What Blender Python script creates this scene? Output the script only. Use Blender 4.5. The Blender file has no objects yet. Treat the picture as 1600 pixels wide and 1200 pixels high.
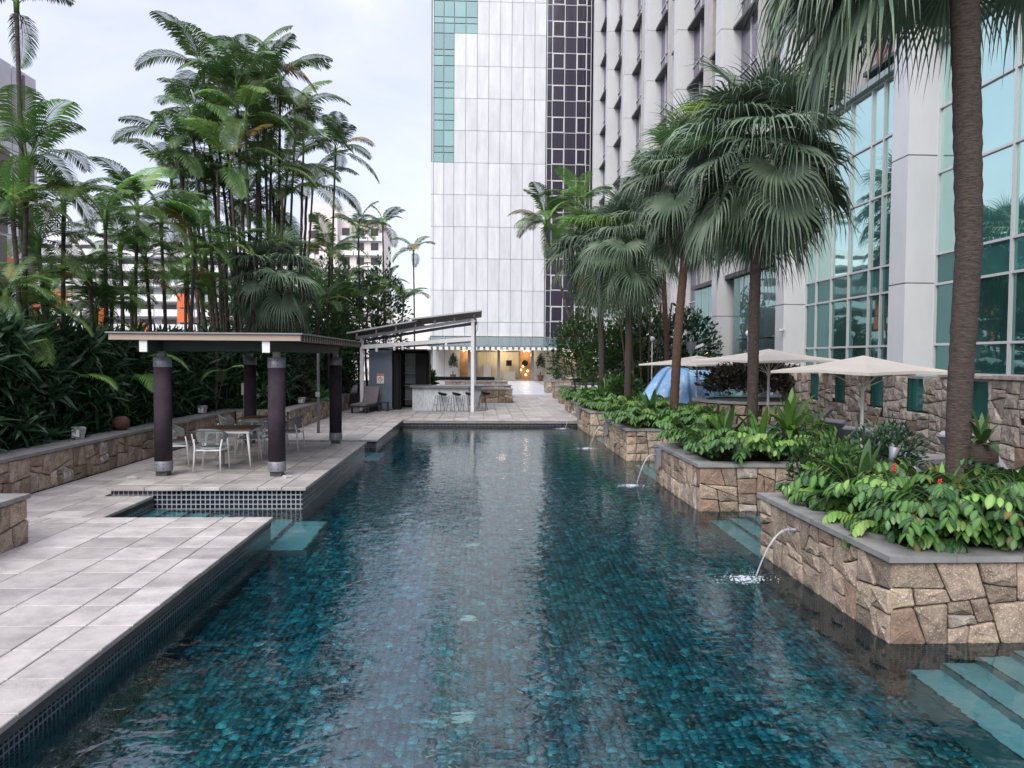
import bpy, math, random
import numpy as np
from mathutils import Vector, Matrix
R_ = math.radians
rnd = random.Random(7)
S = bpy.context.scene
COL = S.collection

# ------------------------------------------------------------------ camera, sky, sun, exposure
cam = bpy.data.objects.new('camera', bpy.data.cameras.new('camera')); COL.objects.link(cam)
cam.data.sensor_width = 36; cam.data.lens = 1150 / 1600 * 36
cam.data.clip_start = .05; cam.data.clip_end = 3000
cam.matrix_world = Matrix.Translation((0, 0, 2.3)) @ (Matrix.Rotation(-math.atan(52 / 1150), 4, 'Z') @ Matrix.Rotation(math.pi / 2 - math.atan(40 / 1150), 4, 'X') @ Matrix.Rotation(R_(.4), 4, 'Z'))
S.camera = cam
SUN_EL, SUN_AZ = 42, 205
W = bpy.data.worlds.new('World'); S.world = W; W.use_nodes = True
nt = W.node_tree; nt.nodes.clear()
def N(t, **k):
    n = nt.nodes.new(t)
    for a, b in k.items(): setattr(n, a, b)
    return n
L = nt.links.new
wo = N('ShaderNodeOutputWorld'); add = N('ShaderNodeAddShader'); L(add.outputs[0], wo.inputs[0])
sky = N('ShaderNodeTexSky', sky_type='NISHITA', sun_disc=False); sky.sun_elevation = R_(SUN_EL); sky.sun_rotation = R_(SUN_AZ)
b1 = N('ShaderNodeBackground'); b1.inputs[1].default_value = .05; L(sky.outputs[0], b1.inputs[0]); L(b1.outputs[0], add.inputs[0])
b2 = N('ShaderNodeBackground'); b2.inputs[1].default_value = 1.0; L(b2.outputs[0], add.inputs[1])
tc = N('ShaderNodeTexCoord'); mp = N('ShaderNodeMapping'); mp.inputs['Scale'].default_value = (1, 1, 2.2); L(tc.outputs['Generated'], mp.inputs[0])
nz = N('ShaderNodeTexNoise'); nz.inputs['Scale'].default_value = 3.2; nz.inputs['Detail'].default_value = 7; nz.inputs['Roughness'].default_value = .55; nz.inputs['Distortion'].default_value = .6; L(mp.outputs[0], nz.inputs[0])
cr = N('ShaderNodeValToRGB'); L(nz.outputs[0], cr.inputs[0])
cr.color_ramp.elements[0].position = .30; cr.color_ramp.elements[0].color = (.36, .365, .45, 1)
cr.color_ramp.elements[1].position = .70; cr.color_ramp.elements[1].color = (.515, .497, .555, 1)
sx = N('ShaderNodeSeparateXYZ'); L(tc.outputs['Generated'], sx.inputs[0])
cr2 = N('ShaderNodeValToRGB'); L(sx.outputs[2], cr2.inputs[0])
cr2.color_ramp.elements[0].position = .0; cr2.color_ramp.elements[0].color = (1.12, .97, .86, 1)
cr2.color_ramp.elements[1].position = .22; cr2.color_ramp.elements[1].color = (1, 1, 1, 1); e_ = cr2.color_ramp.elements.new(.40); e_.color = (1.08, 1.08, 1.08, 1); e_ = cr2.color_ramp.elements.new(.6); e_.color = (2.1, 2.08, 2.06, 1); e_ = cr2.color_ramp.elements.new(1); e_.color = (2.9, 2.85, 2.8, 1)
mx = N('ShaderNodeMix', data_type='RGBA', blend_type='MULTIPLY'); mx.inputs[0].default_value = 1; L(cr.outputs[0], mx.inputs[6]); L(cr2.outputs[0], mx.inputs[7]); L(mx.outputs[2], b2.inputs[0])
sun = bpy.data.objects.new('sun', bpy.data.lights.new('sun', 'SUN')); COL.objects.link(sun)
sun.data.energy = 2.1; sun.data.angle = R_(45); sun.data.color = (1, .94, .85)
sun.rotation_euler = (R_(90 - SUN_EL), 0, R_(-SUN_AZ + 180))
S.view_settings.view_transform = 'Standard'; S.view_settings.look = 'None'; S.view_settings.gamma = 1; S.view_settings.exposure = .6
try: S.view_settings.use_curve_mapping = False
except Exception: pass
S.render.engine = 'CYCLES'
cy = S.cycles
cy.use_denoising = True; cy.max_bounces = 10; cy.diffuse_bounces = 3; cy.glossy_bounces = 4; cy.transmission_bounces = 6; cy.transparent_max_bounces = 8
cy.caustics_refractive = True; cy.caustics_reflective = False; cy.sample_clamp_indirect = 4

# ------------------------------------------------------------------ helpers
class MB:
    def __init__(s): s.v = []; s.f = []; s.uv = []; s.has = False
    def add(s, vs, fs, uvs=None):
        o = len(s.v); s.v += [tuple(p) for p in vs]; s.f += [tuple(i + o for i in f) for f in fs]
        if uvs: s.uv += uvs; s.has = True
        else: s.uv += [[(0, 0)] * len(f) for f in fs]
        return s
    def box(s, x0, x1, y0, y1, z0, z1):
        return s.add([(x0,y0,z0),(x1,y0,z0),(x1,y1,z0),(x0,y1,z0),(x0,y0,z1),(x1,y0,z1),(x1,y1,z1),(x0,y1,z1)],
                     [(0,3,2,1),(4,5,6,7),(0,1,5,4),(1,2,6,5),(2,3,7,6),(3,0,4,7)])
    def beam(s, a, b, w, h, up=(0, 0, 1)):
        a = Vector(a); b = Vector(b); d = (b - a).normalized(); u = Vector(up)
        r = d.cross(u)
        if r.length < 1e-4: r = d.cross(Vector((0, 1, 0)))
        r.normalize(); u = r.cross(d).normalized(); r = r * w / 2; u = u * h / 2
        vs = [a-r-u, a+r-u, a+r+u, a-r+u, b-r-u, b+r-u, b+r+u, b-r+u]
        return s.add(vs, [(0,1,2,3),(7,6,5,4),(0,4,5,1),(1,5,6,2),(2,6,7,3),(3,7,4,0)])
    def tube(s, pts, rad, n=8, cap=True):
        pts = [Vector(p) for p in pts]
        if not isinstance(rad, (list, tuple)): rad = [rad] * len(pts)
        o = len(s.v); vs = []; prev = None
        for i, p in enumerate(pts):
            d = (pts[min(i + 1, len(pts) - 1)] - pts[max(i - 1, 0)]).normalized()
            if prev is None:
                r = d.cross(Vector((0, 0, 1)))
                if r.length < .05: r = Vector((1, 0, 0))
            else: r = prev - d * prev.dot(d)
            r.normalize(); prev = r; q = d.cross(r)
            for k in range(n):
                a = 2 * math.pi * k / n; vs.append(p + (r * math.cos(a) + q * math.sin(a)) * rad[i])
        fs = []
        for i in range(len(pts) - 1):
            for k in range(n):
                fs.append((i*n+k, i*n+(k+1) % n, (i+1)*n+(k+1) % n, (i+1)*n+k))
        if cap: fs.append(tuple(range(n))[::-1]); fs.append(tuple(range((len(pts)-1)*n, len(pts)*n)))
        return s.add(vs, fs)
    def lathe(s, c, prof, n=16):
        vs = []; c = Vector(c)
        for r, z in prof:
            for k in range(n):
                a = 2 * math.pi * k / n; vs.append((c.x + r * math.cos(a), c.y + r * math.sin(a), c.z + z))
        fs = [(i*n+k, i*n+(k+1) % n, (i+1)*n+(k+1) % n, (i+1)*n+k) for i in range(len(prof)-1) for k in range(n)]
        fs.append(tuple(range(n))[::-1]); fs.append(tuple(range((len(prof)-1)*n, len(prof)*n)))
        return s.add(vs, fs)
    def mesh(s, name, m=None, smooth=False):
        me = bpy.data.meshes.new(name); me.from_pydata(s.v, [], s.f)
        if s.has:
            ul = me.uv_layers.new(name='UVMap'); flat = [c for f in s.uv for p in f for c in p]; ul.data.foreach_set('uv', flat)
        if m: me.materials.append(m)
        if smooth: me.polygons.foreach_set('use_smooth', [True] * len(me.polygons))
        me.update(); return me
    def arr(s):
        return np.array(s.v, dtype=np.float32), s.f, s.uv

def tag(o, label=None, cat=None, group=None, kind=None):
    if label: o['label'] = label
    if cat: o['category'] = cat
    if group: o['group'] = group
    if kind: o['kind'] = kind
    return o
def ob(name, me, parent=None, loc=None, rz=None, sc=None):
    o = bpy.data.objects.new(name, me); COL.objects.link(o)
    if parent is not None: o.parent = parent
    if loc is not None: o.location = loc
    if rz is not None: o.rotation_euler = (0, 0, rz) if not isinstance(rz, (tuple, list)) else rz
    if sc is not None: o.scale = (sc, sc, sc) if not isinstance(sc, (tuple, list)) else sc
    return o
def put(name, mb, m, parent=None, smooth=False, **k): return ob(name, mb.mesh(name, m, smooth), parent, **k)
def boxo(name, m, parent, *b): return put(name, MB().box(*b), m, parent)
def thing(name, loc, label, cat, group=None, rz=0):
    return tag(ob(name, None, None, loc, rz), label, cat, group)
KIDS = {}
def copy_tree(o, parent=None, **kw):
    c = o.copy(); COL.objects.link(c)
    if parent is not None: c.parent = parent
    for ch in KIDS.get(o.name) or []:
        copy_tree(ch, c)
    for a, b in kw.items(): setattr(c, a, b)
    return c
def reg(o):
    KIDS.clear()
    for x in bpy.data.objects:
        if x.parent: KIDS.setdefault(x.parent.name, []).append(x)

# ------------------------------------------------------------------ materials
def M(name, col, rough=.7, metal=0, spec=.5, noise=None, scale=8, rand=0, hue=0, bump=0, bscale=40, transl=0, coords='Object', stretch=None, spots=None):
    """col: rgb; noise: second rgb mixed by noise; rand: per-object brightness jitter; spots: (rgb, scale, threshold)"""
    m = bpy.data.materials.new(name); m.use_nodes = True; t = m.node_tree; t.nodes.clear(); n = t.nodes.new; l = t.links.new
    out = n('ShaderNodeOutputMaterial'); p = n('ShaderNodeBsdfPrincipled'); l(p.outputs[0], out.inputs[0])
    p.inputs['Roughness'].default_value = rough; p.inputs['Metallic'].default_value = metal; p.inputs['Specular IOR Level'].default_value = spec
    tcn = n('ShaderNodeTexCoord'); vec = tcn.outputs[coords]
    if stretch:
        mpn = n('ShaderNodeMapping'); mpn.inputs['Scale'].default_value = stretch; l(vec, mpn.inputs[0]); vec = mpn.outputs[0]
    oi = None
    if rand or hue or True:
        oi = n('ShaderNodeObjectInfo')
    off = n('ShaderNodeVectorMath'); off.operation = 'ADD'; l(vec, off.inputs[0])
    sc_ = n('ShaderNodeMath'); sc_.operation = 'MULTIPLY'; sc_.inputs[1].default_value = 37; l(oi.outputs['Random'], sc_.inputs[0]); l(sc_.outputs[0], off.inputs[1]); vec = off.outputs[0]
    rgb = n('ShaderNodeRGB'); rgb.outputs[0].default_value = (*col, 1); cur = rgb.outputs[0]
    if noise:
        nn = n('ShaderNodeTexNoise'); nn.inputs['Scale'].default_value = scale; nn.inputs['Detail'].default_value = 5; nn.inputs['Roughness'].default_value = .65; l(vec, nn.inputs[0])
        r = n('ShaderNodeValToRGB'); r.color_ramp.elements[0].position = .35; r.color_ramp.elements[1].position = .65; l(nn.outputs[0], r.inputs[0])
        x = n('ShaderNodeMix'); x.data_type = 'RGBA'; l(r.outputs[0], x.inputs[0]); l(cur, x.inputs[6]); x.inputs[7].default_value = (*noise, 1); cur = x.outputs[2]
    if spots:
        nn = n('ShaderNodeTexNoise'); nn.inputs['Scale'].default_value = spots[1]; nn.inputs['Detail'].default_value = 3; l(vec, nn.inputs[0])
        r = n('ShaderNodeValToRGB'); r.color_ramp.elements[0].position = spots[2]; r.color_ramp.elements[1].position = spots[2] + .12; l(nn.outputs[0], r.inputs[0])
        x = n('ShaderNodeMix'); x.data_type = 'RGBA'; l(r.outputs[0], x.inputs[0]); l(cur, x.inputs[6]); x.inputs[7].default_value = (*spots[0], 1); cur = x.outputs[2]
    if rand or hue:
        h = n('ShaderNodeHueSaturation'); l(cur, h.inputs['Color'])
        a = n('ShaderNodeMapRange'); a.inputs[3].default_value = 1 - rand; a.inputs[4].default_value = 1 + rand; l(oi.outputs['Random'], a.inputs[0]); l(a.outputs[0], h.inputs['Value'])
        if hue:
            mm = n('ShaderNodeMath'); mm.operation = 'FRACT'; m2 = n('ShaderNodeMath'); m2.operation = 'MULTIPLY'; m2.inputs[1].default_value = 7.31
            l(oi.outputs['Random'], m2.inputs[0]); l(m2.outputs[0], mm.inputs[0])
            a2 = n('ShaderNodeMapRange'); a2.inputs[3].default_value = .5 - hue; a2.inputs[4].default_value = .5 + hue; l(mm.outputs[0], a2.inputs[0]); l(a2.outputs[0], h.inputs['Hue'])
        cur = h.outputs[0]
    l(cur, p.inputs['Base Color'])
    if bump:
        bn = n('ShaderNodeTexNoise'); bn.inputs['Scale'].default_value = bscale; bn.inputs['Detail'].default_value = 6; bn.inputs['Roughness'].default_value = .7; l(vec, bn.inputs[0])
        bb = n('ShaderNodeBump'); bb.inputs['Strength'].default_value = bump; bb.inputs['Distance'].default_value = .02; l(bn.outputs[0], bb.inputs['Height']); l(bb.outputs[0], p.inputs['Normal'])
    if transl:
        tr = n('ShaderNodeBsdfTranslucent'); l(cur, tr.inputs[0]); ms = n('ShaderNodeMixShader'); ms.inputs[0].default_value = transl
        l(p.outputs[0], ms.inputs[1]); l(tr.outputs[0], ms.inputs[2]); l(ms.outputs[0], out.inputs[0])
    return m

def M_leafy(name, dark, light, rough=.45, transl=.25, rand=.25, hue=.015, vein=None):
    """leaf with uv: u across (-.5..5 mapped 0..1), v along; tip yellowing and a pale vein pattern"""
    m = M(name, dark, rough=rough, noise=light, scale=1.7, rand=rand, hue=hue, transl=transl, spec=.35)
    if vein:
        t = m.node_tree; n = t.nodes.new; l = t.links.new
        p = next(x for x in t.nodes if x.type == 'BSDF_PRINCIPLED'); src = p.inputs['Base Color'].links[0].from_socket
        uv = n('ShaderNodeUVMap'); sp = n('ShaderNodeSeparateXYZ'); l(uv.outputs[0], sp.inputs[0])
        a = n('ShaderNodeMath'); a.operation = 'SUBTRACT'; a.inputs[1].default_value = .5; l(sp.outputs[0], a.inputs[0])
        b = n('ShaderNodeMath'); b.operation = 'ABSOLUTE'; l(a.outputs[0], b.inputs[0])
        r = n('ShaderNodeValToRGB'); e = r.color_ramp.elements; e[0].position = 0; e[0].color = (.0,)*3 + (1,); e[1].position = .06; e[1].color = (1, 1, 1, 1)
        for pos, val in ((.11, .15), (.20, .75), (.29, .12), (.5, .0)):
            q = e.new(pos); q.color = (val,)*3 + (1,)
        l(b.outputs[0], r.inputs[0])
        x = n('ShaderNodeMix'); x.data_type = 'RGBA'; l(r.outputs[0], x.inputs[0]); l(src, x.inputs[6]); x.inputs[7].default_value = (*vein, 1)
        f = n('ShaderNodeMath'); f.operation = 'MULTIPLY'; f.inputs[1].default_value = 1; l(r.outputs[0], f.inputs[0]); l(f.outputs[0], x.inputs[0])
        l(x.outputs[2], p.inputs['Base Color'])
        for k in t.nodes:
            if k.type == 'BSDF_TRANSLUCENT': l(x.outputs[2], k.inputs[0])
    return m

def M_grid(name, tile, grout, sx_, sz, mort=.06, rough=.25, rand=.5, noise_amt=None, bump=.3, spec=.5):
    m = bpy.data.materials.new(name); m.use_nodes = True; t = m.node_tree; n = t.nodes.new; l = t.links.new
    p = t.nodes['Principled BSDF']; p.inputs['Roughness'].default_value = rough; p.inputs['Specular IOR Level'].default_value = spec
    g = n('ShaderNodeNewGeometry'); s = n('ShaderNodeSeparateXYZ'); l(g.outputs['Position'], s.inputs[0]); ns = n('ShaderNodeSeparateXYZ'); l(g.outputs['True Normal'], ns.inputs[0])
    ab = n('ShaderNodeMath'); ab.operation = 'ABSOLUTE'; l(ns.outputs[0], ab.inputs[0]); gt = n('ShaderNodeMath'); gt.operation = 'GREATER_THAN'; gt.inputs[1].default_value = .5; l(ab.outputs[0], gt.inputs[0])
    az = n('ShaderNodeMath'); az.operation = 'ABSOLUTE'; l(ns.outputs[2], az.inputs[0]); gz = n('ShaderNodeMath'); gz.operation = 'GREATER_THAN'; gz.inputs[1].default_value = .5; l(az.outputs[0], gz.inputs[0])
    mu = n('ShaderNodeMix'); mu.data_type = 'FLOAT'; l(gt.outputs[0], mu.inputs[0]); l(s.outputs[0], mu.inputs[2]); l(s.outputs[1], mu.inputs[3])
    mv = n('ShaderNodeMix'); mv.data_type = 'FLOAT'; l(gz.outputs[0], mv.inputs[0]); l(s.outputs[2], mv.inputs[2]); l(s.outputs[1], mv.inputs[3])
    c = n('ShaderNodeCombineXYZ'); l(mu.outputs[0], c.inputs[0]); l(mv.outputs[0], c.inputs[1])
    b = n('ShaderNodeTexBrick'); b.offset = 0; b.inputs['Scale'].default_value = 1; b.inputs['Brick Width'].default_value = sx_; b.inputs['Row Height'].default_value = sz; b.inputs['Mortar Size'].default_value = mort * min(sx_, sz); b.inputs['Mortar Smooth'].default_value = .1
    b.inputs['Bias'].default_value = 0
    t1 = tuple(x * (1 - rand) for x in tile); t2 = tuple(x * (1 + rand) for x in tile)
    b.inputs['Color1'].default_value = (*t1, 1); b.inputs['Color2'].default_value = (*t2, 1); b.inputs['Mortar'].default_value = (*grout, 1)
    l(c.outputs[0], b.inputs['Vector']); l(b.outputs[0], p.inputs['Base Color'])
    if bump:
        bb = n('ShaderNodeBump'); bb.invert = True; bb.inputs['Strength'].default_value = bump; bb.inputs['Distance'].default_value = .003; l(b.outputs['Fac'], bb.inputs['Height']); l(bb.outputs[0], p.inputs['Normal'])
    return m

def M_emit(name, col, st):
    m = bpy.data.materials.new(name); m.use_nodes = True; t = m.node_tree; p = t.nodes['Principled BSDF']
    p.inputs['Base Color'].default_value = (*col, 1); p.inputs['Emission Color'].default_value = (*col, 1); p.inputs['Emission Strength'].default_value = st
    return m

def M_mirrorglass(name, tint, body, refl=.5, rough=.02, wav=.02):
    m = bpy.data.materials.new(name); m.use_nodes = True; t = m.node_tree; t.nodes.clear(); n = t.nodes.new; l = t.links.new
    out = n('ShaderNodeOutputMaterial'); ms = n('ShaderNodeMixShader'); g = n('ShaderNodeBsdfGlossy'); d = n('ShaderNodeBsdfPrincipled')
    g.inputs[0].default_value = (*tint, 1); g.inputs['Roughness'].default_value = rough
    d.inputs['Base Color'].default_value = (*body, 1); d.inputs['Roughness'].default_value = .3
    oi = n('ShaderNodeObjectInfo'); hs = n('ShaderNodeHueSaturation'); hs.inputs['Color'].default_value = (*body, 1)
    a = n('ShaderNodeMapRange'); a.inputs[3].default_value = .7; a.inputs[4].default_value = 1.3; l(oi.outputs['Random'], a.inputs[0]); l(a.outputs[0], hs.inputs['Value']); l(hs.outputs[0], d.inputs['Base Color'])
    fr = n('ShaderNodeLayerWeight'); fr.inputs[0].default_value = .3; mr = n('ShaderNodeMapRange'); mr.inputs[3].default_value = refl; mr.inputs[4].default_value = min(1, refl + .4); l(fr.outputs['Fresnel'], mr.inputs[0]); l(mr.outputs[0], ms.inputs[0])
    tcn = n('ShaderNodeTexCoord'); nn = n('ShaderNodeTexNoise'); nn.inputs['Scale'].default_value = .45; l(tcn.outputs['Object'], nn.inputs[0])
    bb = n('ShaderNodeBump'); bb.inputs['Strength'].default_value = wav * 10; bb.inputs['Distance'].default_value = .06; l(nn.outputs[0], bb.inputs['Height']); l(bb.outputs[0], g.inputs['Normal'])
    l(d.outputs[0], ms.inputs[1]); l(g.outputs[0], ms.inputs[2]); l(ms.outputs[0], out.inputs[0])
    return m

def M_water():
    m = bpy.data.materials.new('pool_water'); m.use_nodes = True; t = m.node_tree; t.nodes.clear(); n = t.nodes.new; l = t.links.new
    out = n('ShaderNodeOutputMaterial'); ms = n('ShaderNodeMixShader'); g = n('ShaderNodeBsdfGlossy'); r = n('ShaderNodeBsdfRefraction')
    g.inputs['Roughness'].default_value = .015; r.inputs['Roughness'].default_value = .0; r.inputs['IOR'].default_value = 1.33; r.inputs[0].default_value = (.78, 1, 1, 1)
    f = n('ShaderNodeFresnel'); f.inputs[0].default_value = 1.85
    tcn = n('ShaderNodeNewGeometry'); 
    def no(scale, det, sy, sx=1):
        mp_ = n('ShaderNodeMapping'); mp_.inputs['Scale'].default_value = (sx, sy, 1); l(tcn.outputs['Position'], mp_.inputs[0])
        x = n('ShaderNodeTexNoise'); x.inputs['Scale'].default_value = scale; x.inputs['Detail'].default_value = det; x.inputs['Distortion'].default_value = .5; l(mp_.outputs[0], x.inputs[0]); return x
    a = no(5.5, 2.5, 1.25); b = no(1.3, 2, 1.0); c = no(.25, 2, 1)
    cm = n('ShaderNodeMapRange'); cm.inputs[1].default_value = .35; cm.inputs[2].default_value = .65; cm.inputs[3].default_value = .55; cm.inputs[4].default_value = 1.15; l(c.outputs[0], cm.inputs[0])
    mu = n('ShaderNodeMath'); mu.operation = 'MULTIPLY'; l(a.outputs[0], mu.inputs[0]); l(cm.outputs[0], mu.inputs[1])
    m2 = n('ShaderNodeMath'); m2.operation = 'MULTIPLY_ADD'; l(b.outputs[0], m2.inputs[0]); m2.inputs[1].default_value = .9; l(mu.outputs[0], m2.inputs[2])
    bb = n('ShaderNodeBump'); bb.inputs['Strength'].default_value = 1; bb.inputs['Distance'].default_value = .0085; l(m2.outputs[0], bb.inputs['Height'])
    for x in (g, r, f): l(bb.outputs[0], x.inputs['Normal'])
    l(f.outputs[0], ms.inputs[0]); l(r.outputs[0], ms.inputs[1]); l(g.outputs[0], ms.inputs[2]); l(ms.outputs[0], out.inputs[0])
    return m

def M_attr(name, rough=.3, spec=.5):
    m = bpy.data.materials.new(name); m.use_nodes = True; t = m.node_tree; p = t.nodes['Principled BSDF']; a = t.nodes.new('ShaderNodeAttribute'); a.attribute_name = 'tint'
    t.links.new(a.outputs[0], p.inputs['Base Color']); p.inputs['Roughness'].default_value = rough; return m

mt_tile = M('granite_tile', (.44, .415, .395), rough=.62, noise=(.265, .25, .24), scale=2.6, rand=.17, hue=.01, bump=.15, bscale=160, spots=((.52, .50, .49), 150, .56))
mt_grout = M('tile_joint', (.05, .05, .05), rough=.9)
mt_slate = M('slate_coping', (.20, .20, .20), rough=.5, noise=(.27, .27, .265), scale=3, rand=.12, bump=.12, bscale=90, spots=((.26, .26, .26), 120, .6))
mt_dslate = M('dark_coping', (.045, .045, .045), rough=.45, noise=(.08, .08, .078), scale=5)
mt_mosaic = M_grid('navy_mosaic', (.010, .016, .030), (.16, .17, .19), .052, .052, .16, rough=.15, rand=.5)
mt_mosaic_w = M_grid('navy_mosaic_pale_joints', (.008, .012, .022), (.30, .31, .33), .078, .078, .12, rough=.15, rand=.5)
mt_step = M('pale_step_tile', (.34, .66, .72), rough=.5, noise=(.22, .52, .58), scale=2.2, spots=((.38, .58, .62), 60, .55))
mt_water = M_water()
mt_floor = M_attr('pool_mosaic')
mt_mortar = M('mortar', (.035, .028, .024), rough=.95)
mt_stone = M('pink_granite_stone', (.385, .31, .235), rough=.85, noise=(.20, .155, .118), scale=6, rand=.38, hue=.011, bump=1, bscale=22, spots=((.60, .50, .41), 70, .56))
mt_stone_g = M('grey_pink_stone', (.42, .365, .31), rough=.85, noise=(.19, .165, .145), scale=4, rand=.30, hue=.01, bump=.9, bscale=14, spots=((.46, .41, .37), 40, .55))
mt_stone_p = M('lime_stained_stone', (.42, .38, .34), rough=.85, noise=(.26, .20, .16), scale=5, rand=.2, bump=1, bscale=22, spots=((.62, .60, .57), 7, .55))
mt_stone_d = M('rusty_brown_stone', (.31, .215, .155), rough=.85, noise=(.19, .135, .10), scale=5, rand=.25, bump=1, bscale=22, spots=((.42, .33, .26), 70, .57))
mt_soil = M('soil', (.02, .014, .010), rough=1)
mt_white = M('white_paint', (.72, .73, .74), rough=.5, noise=(.64, .65, .67), scale=1.5)
mt_panel = M('white_cladding', (.66, .69, .73), rough=.42, noise=(.55, .575, .61), scale=.8, rand=.05, stretch=(1.6, 1.6, .35))
mt_colwhite = M('column_cladding', (.60, .62, .64), rough=.5, noise=(.53, .55, .575), scale=.6, rand=.03, stretch=(1, 1, .4))
mt_beige = M('beige_pier', (.48, .47, .44), rough=.7, noise=(.40, .39, .37), scale=1)
mt_joint = M('panel_joint', (.26, .265, .28), rough=.8)
mt_frame = M('pale_mullion', (.55, .57, .58), rough=.4, metal=.2)
mt_gframe = M('grey_green_mullion', (.30, .36, .36), rough=.4, metal=.3)
mt_darkframe = M('dark_frame', (.05, .05, .055), rough=.5)
mt_glass_g = M_mirrorglass('green_glass', (.72, .97, .91), (.055, .22, .20), .66, wav=.012)
mt_glass_gd = M_mirrorglass('dark_green_glass', (.28, .52, .50), (.008, .06, .055), .45, wav=.012)
mt_glass_sp = M_mirrorglass('teal_spandrel', (.3, .52, .50), (.025, .13, .12), .22, wav=.012)
mt_glass_t = M_mirrorglass('tower_green_glass', (.50, .70, .67), (.15, .29, .27), .35, wav=.004)
mt_glass_p = M_mirrorglass('dark_purple_glass', (.35, .33, .42), (.022, .016, .034), .10, wav=.008)
mt_glass_p2 = M_mirrorglass('purple_glass', (.5, .48, .58), (.06, .05, .08), .35, wav=.008)
mt_glass_r = M_mirrorglass('curtained_glass', (.6, .5, .5), (.28, .05, .05), .25, wav=.008)
mt_glass_a = M_mirrorglass('atrium_glass', (.42, .62, .62), (.09, .16, .17), .45, wav=.012)
mt_colpurp = M('purple_column', (.034, .025, .034), rough=.85, spec=.2, noise=(.055, .042, .056), scale=3)
mt_steel = M('grey_steel', (.19, .20, .23), rough=.45, metal=.3, noise=(.25, .26, .29), scale=4)
mt_roofpan = M('beige_fascia', (.38, .30, .25), rough=.7, noise=(.36, .28, .22), scale=3)
mt_greenbeam = M('dark_green_beam', (.028, .042, .040), rough=.6)
mt_blade = M('dark_louvre', (.07, .06, .055), rough=.6)
mt_kiosk = M('blue_grey_panel', (.115, .15, .20), rough=.55, noise=(.10, .13, .175), scale=2)
mt_black = M('black_metal', (.010, .010, .011), rough=.6, spec=.2)
mt_roofgrey = M('shed_roof_sheet', (.13, .13, .13), rough=.6, noise=(.09, .09, .09), scale=6)
mt_marble = M('white_marble', (.62, .64, .67), rough=.3, noise=(.40, .43, .48), scale=6, stretch=(3, 3, 1))
mt_counter = M('grey_counter', (.17, .175, .18), rough=.4)
mt_fabric = M('grey_fabric', (.20, .18, .185), rough=.9, noise=(.15, .135, .14), scale=9)
mt_wicker = M('dark_wicker', (.035, .028, .027), rough=.8)
mt_rope = M('grey_rope', (.20, .22, .225), rough=.8)
mt_seat = M('seat_pad', (.22, .25, .27), rough=.7)
mt_wood = M('wood_top', (.12, .065, .04), rough=.5, noise=(.07, .036, .022), scale=10, stretch=(1, 6, 1))
mt_canvas = M('cream_canvas', (.80, .75, .68), rough=.85, noise=(.74, .69, .62), scale=2, transl=.15)
mt_blue = M('blue_tarp', (.20, .44, .78), rough=.45, noise=(.36, .57, .84), scale=2.4, bump=.8, bscale=3, spots=((.60, .74, .88), 5, .6))
mt_teal = M('teal_sheet', (.12, .30, .28), rough=.4, noise=(.20, .40, .37), scale=2)
mt_trunk = M('palm_trunk', (.085, .066, .056), rough=.95, noise=(.028, .021, .019), scale=14, rand=.15, bump=1, bscale=12, stretch=(1, 1, 5))
mt_trunk_r = M('red_brown_trunk', (.13, .075, .05), rough=.95, noise=(.06, .035, .026), scale=9, rand=.15, bump=1, bscale=12, stretch=(1, 1, 5))
mt_stem = M('thin_palm_stem', (.085, .070, .058), rough=.9, noise=(.025, .022, .018), scale=6, rand=.3, stretch=(1, 1, 2))
mt_frond = M_leafy('feather_frond', (.052, .108, .038), (.115, .20, .058), rough=.5, transl=.22, rand=.35, hue=.02)
mt_frond_l = M_leafy('pale_feather_frond', (.10, .22, .05), (.18, .31, .07), rough=.5, transl=.3, rand=.3, hue=.02)
mt_frond_y = M_leafy('yellowed_frond', (.22, .18, .04), (.28, .20, .06), rough=.6, transl=.25, rand=.3)
mt_fan = M_leafy('fan_leaf', (.080, .130, .085), (.165, .23, .155), rough=.42, transl=.16, rand=.35, hue=.015)
mt_fan_d = M_leafy('dry_fan_leaf', (.13, .115, .07), (.085, .09, .055), rough=.8, transl=.15, rand=.3)
mt_hedge = M_leafy('hedge_leaf', (.017, .050, .024), (.040, .095, .042), rough=.36, transl=.12, rand=.1)
mt_bush = M_leafy('bush_leaf', (.030, .080, .022), (.07, .14, .04), rough=.5, transl=.2, rand=.25)
mt_yel = M_leafy('yellow_green_leaf', (.12, .21, .03), (.26, .30, .05), rough=.5, transl=.25, rand=.25)
mt_lime = M_leafy('lime_leaf', (.09, .24, .03), (.15, .32, .06), rough=.5, transl=.25, rand=.25)
mt_dkleaf = M_leafy('dark_purple_leaf', (.014, .020, .014), (.045, .03, .025), rough=.4, transl=.08, rand=.2)
mt_big = M_leafy('veined_leaf', (.022, .080, .024), (.040, .125, .030), rough=.36, transl=.2, rand=.38, hue=.03, vein=(.16, .32, .07))
mt_strap = M_leafy('strap_leaf', (.05, .15, .03), (.12, .24, .04), rough=.4, transl=.25, rand=.3, hue=.02, vein=(.13, .25, .05))
mt_twig = M('twig', (.04, .05, .022), rough=.9)
mt_red = M('red_flower', (.55, .02, .03), rough=.6)
mt_wflower = M('white_flower', (.8, .8, .76), rough=.6)
mt_foam = M('water_foam', (.72, .82, .88), rough=.25, transl=.45)
mt_jet = bpy.data.materials.new('jet_water'); mt_jet.use_nodes = True
_p = mt_jet.node_tree.nodes['Principled BSDF']; _p.inputs['Base Color'].default_value = (.85, .9, .93, 1); _p.inputs['Roughness'].default_value = .15; _p.inputs['Transmission Weight'].default_value = .75; _p.inputs['IOR'].default_value = 1.33
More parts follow.
